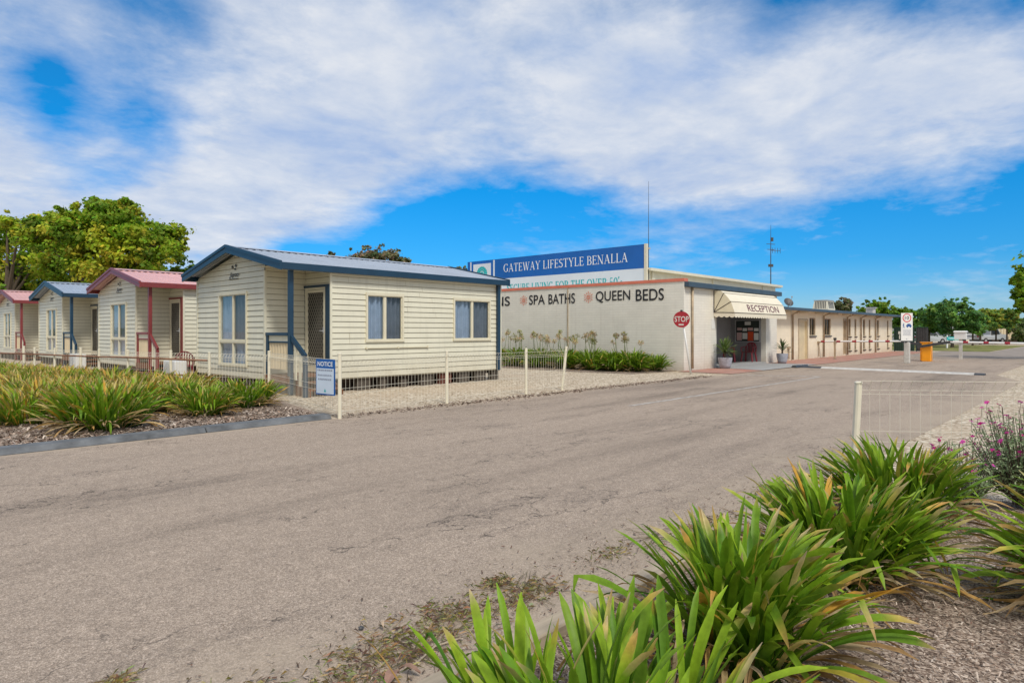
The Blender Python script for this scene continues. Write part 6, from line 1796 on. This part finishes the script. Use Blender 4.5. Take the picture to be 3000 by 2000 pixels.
mb = MB()
patches = [(1.85,2.42,.36,.22,820),(2.3,2.50,.34,.18,620),(2.75,2.40,.28,.12,380),(2.75,2.64,.08,.05,420),(1.45,2.32,.25,.14,500),(3.6,2.45,.25,.10,160),(1.15,2.5,.25,.20,420),(4.6,2.3,.35,.10,420),(.9,3.05,.07,.05,160),(6.2,2.35,.4,.12,300)]
for (cx, cy, rx, ry, n) in patches:
    for _ in range(n):
        x = cx+r.gauss(0,rx*.55); y = cy+r.gauss(0,ry*.55)
        if y < 2.05: continue
        a = r.uniform(0,6.283); l = r.uniform(.02,.06); lz = r.uniform(.0,.022)
        c = r.choice([(.26,.23,.07),(.20,.19,.055),(.42,.34,.17),(.30,.21,.12),(.17,.12,.08),(.50,.42,.25),(.20,.145,.10)])
        mb.col = (*[v*r.uniform(.7,1.2) for v in c], 1)
        p = Vector((x,y,.010)); d = Vector((math.cos(a),math.sin(a),0))*l; s = Vector((-math.sin(a),math.cos(a),0))*r.uniform(.0009,.0020)
        mb.face([p-s, p+s, p+d*.6+Vector((0,0,lz))+s*.7, p+d+Vector((0,0,lz*.7))])
# wiry runners lying on the sand
for (cx, cy, n) in ((2.75,2.45,26),(4.1,2.4,22),(1.9,2.35,24)):
    for _ in range(n):
        a = r.uniform(0,6.283); p = Vector((cx,cy,.011)); mb.col = (*r.choice([(.12,.09,.065),(.2,.16,.1),(.15,.14,.06)]), 1)
        pts = [p]; 
        for k in range(6):
            a += r.gauss(0,.25); p = p + Vector((math.cos(a)*.055, math.sin(a)*.045, 0)); pts.append(Vector((p.x, max(2.05,p.y), .011+r.random()*.008)))
        mb.tube(pts, [.0022,.002,.0018,.0016,.0014,.0012,.001], 4, cap=False)
o = mb.build('dry_grass', M['dry'], colors=True); tag(o, 'dry matted grass and runners on the sandy road edge', 'grass', kind='stuff')
# a few fallen leaves, a twig and a dark stone
for i, (x, y, a, l, w, c, lb) in enumerate(((1.93,2.62,1.3,.05,.018,(.55,.44,.33),'small pale curled leaf on the sandy road edge, farther from the timber'),(1.62,2.18,.6,.12,.05,(.36,.22,.17),'broad brown dead leaf lying against the timber edging'),(1.78,2.16,2.0,.10,.035,(.33,.21,.16),'narrow brown dead leaf beside the broad one at the timber edging'))):
    m_ = MB(); p = Vector((x,y,.018)); d = Vector((math.cos(a),math.sin(a),0)); s = Vector((-math.sin(a),math.cos(a),0))
    m_.col = (*c, 1)
    for f0, f1 in ((0,.25),(.25,.5),(.5,.75),(.75,1)):
        h = lambda f: .004+.022*math.sin(f*math.pi)*(.5+f)
        ww = lambda f: w*math.sin(max(.04,min(.97,f))*math.pi)**.7/2
        q0, q1 = p+d*l*f0+Vector((0,0,h(f0))), p+d*l*f1+Vector((0,0,h(f1)))
        m_.face([q0-s*ww(f0)+Vector((0,0,.008)), q0, q1, q1-s*ww(f1)+Vector((0,0,.008))]); m_.face([q0, q0+s*ww(f0)+Vector((0,0,.008)), q1+s*ww(f1)+Vector((0,0,.008)), q1])
    o = m_.build('fallen_leaf', M['dry'], colors=True, origin=p); tag(o, lb, 'leaf', 'fallen leaves on the road edge')
m_ = MB(); m_.tube([(1.83,2.25,.016),(1.98,2.30,.022),(2.12,2.28,.018)],[.004,.005,.003],6); o = m_.build('twig', M['timber'], origin=(1.83,2.25,.016)); tag(o, 'pale straight twig lying in the dry grass near the timber edging', 'twig')
bm = bmesh.new(); bmesh.ops.create_icosphere(bm, subdivisions=2, radius=.014)
for v in bm.verts: v.co *= r.uniform(.85,1.12); v.co.z *= .6
me = bpy.data.meshes.new('stone'); bm.to_mesh(me); bm.free(); me.materials.append(M['dark_metal'])
o = bpy.data.objects.new('stone', me); COL.objects.link(o); o.location = (1.87,2.72,.016); tag(o, 'small dark stone on the sand beyond the dry grass', 'stone')
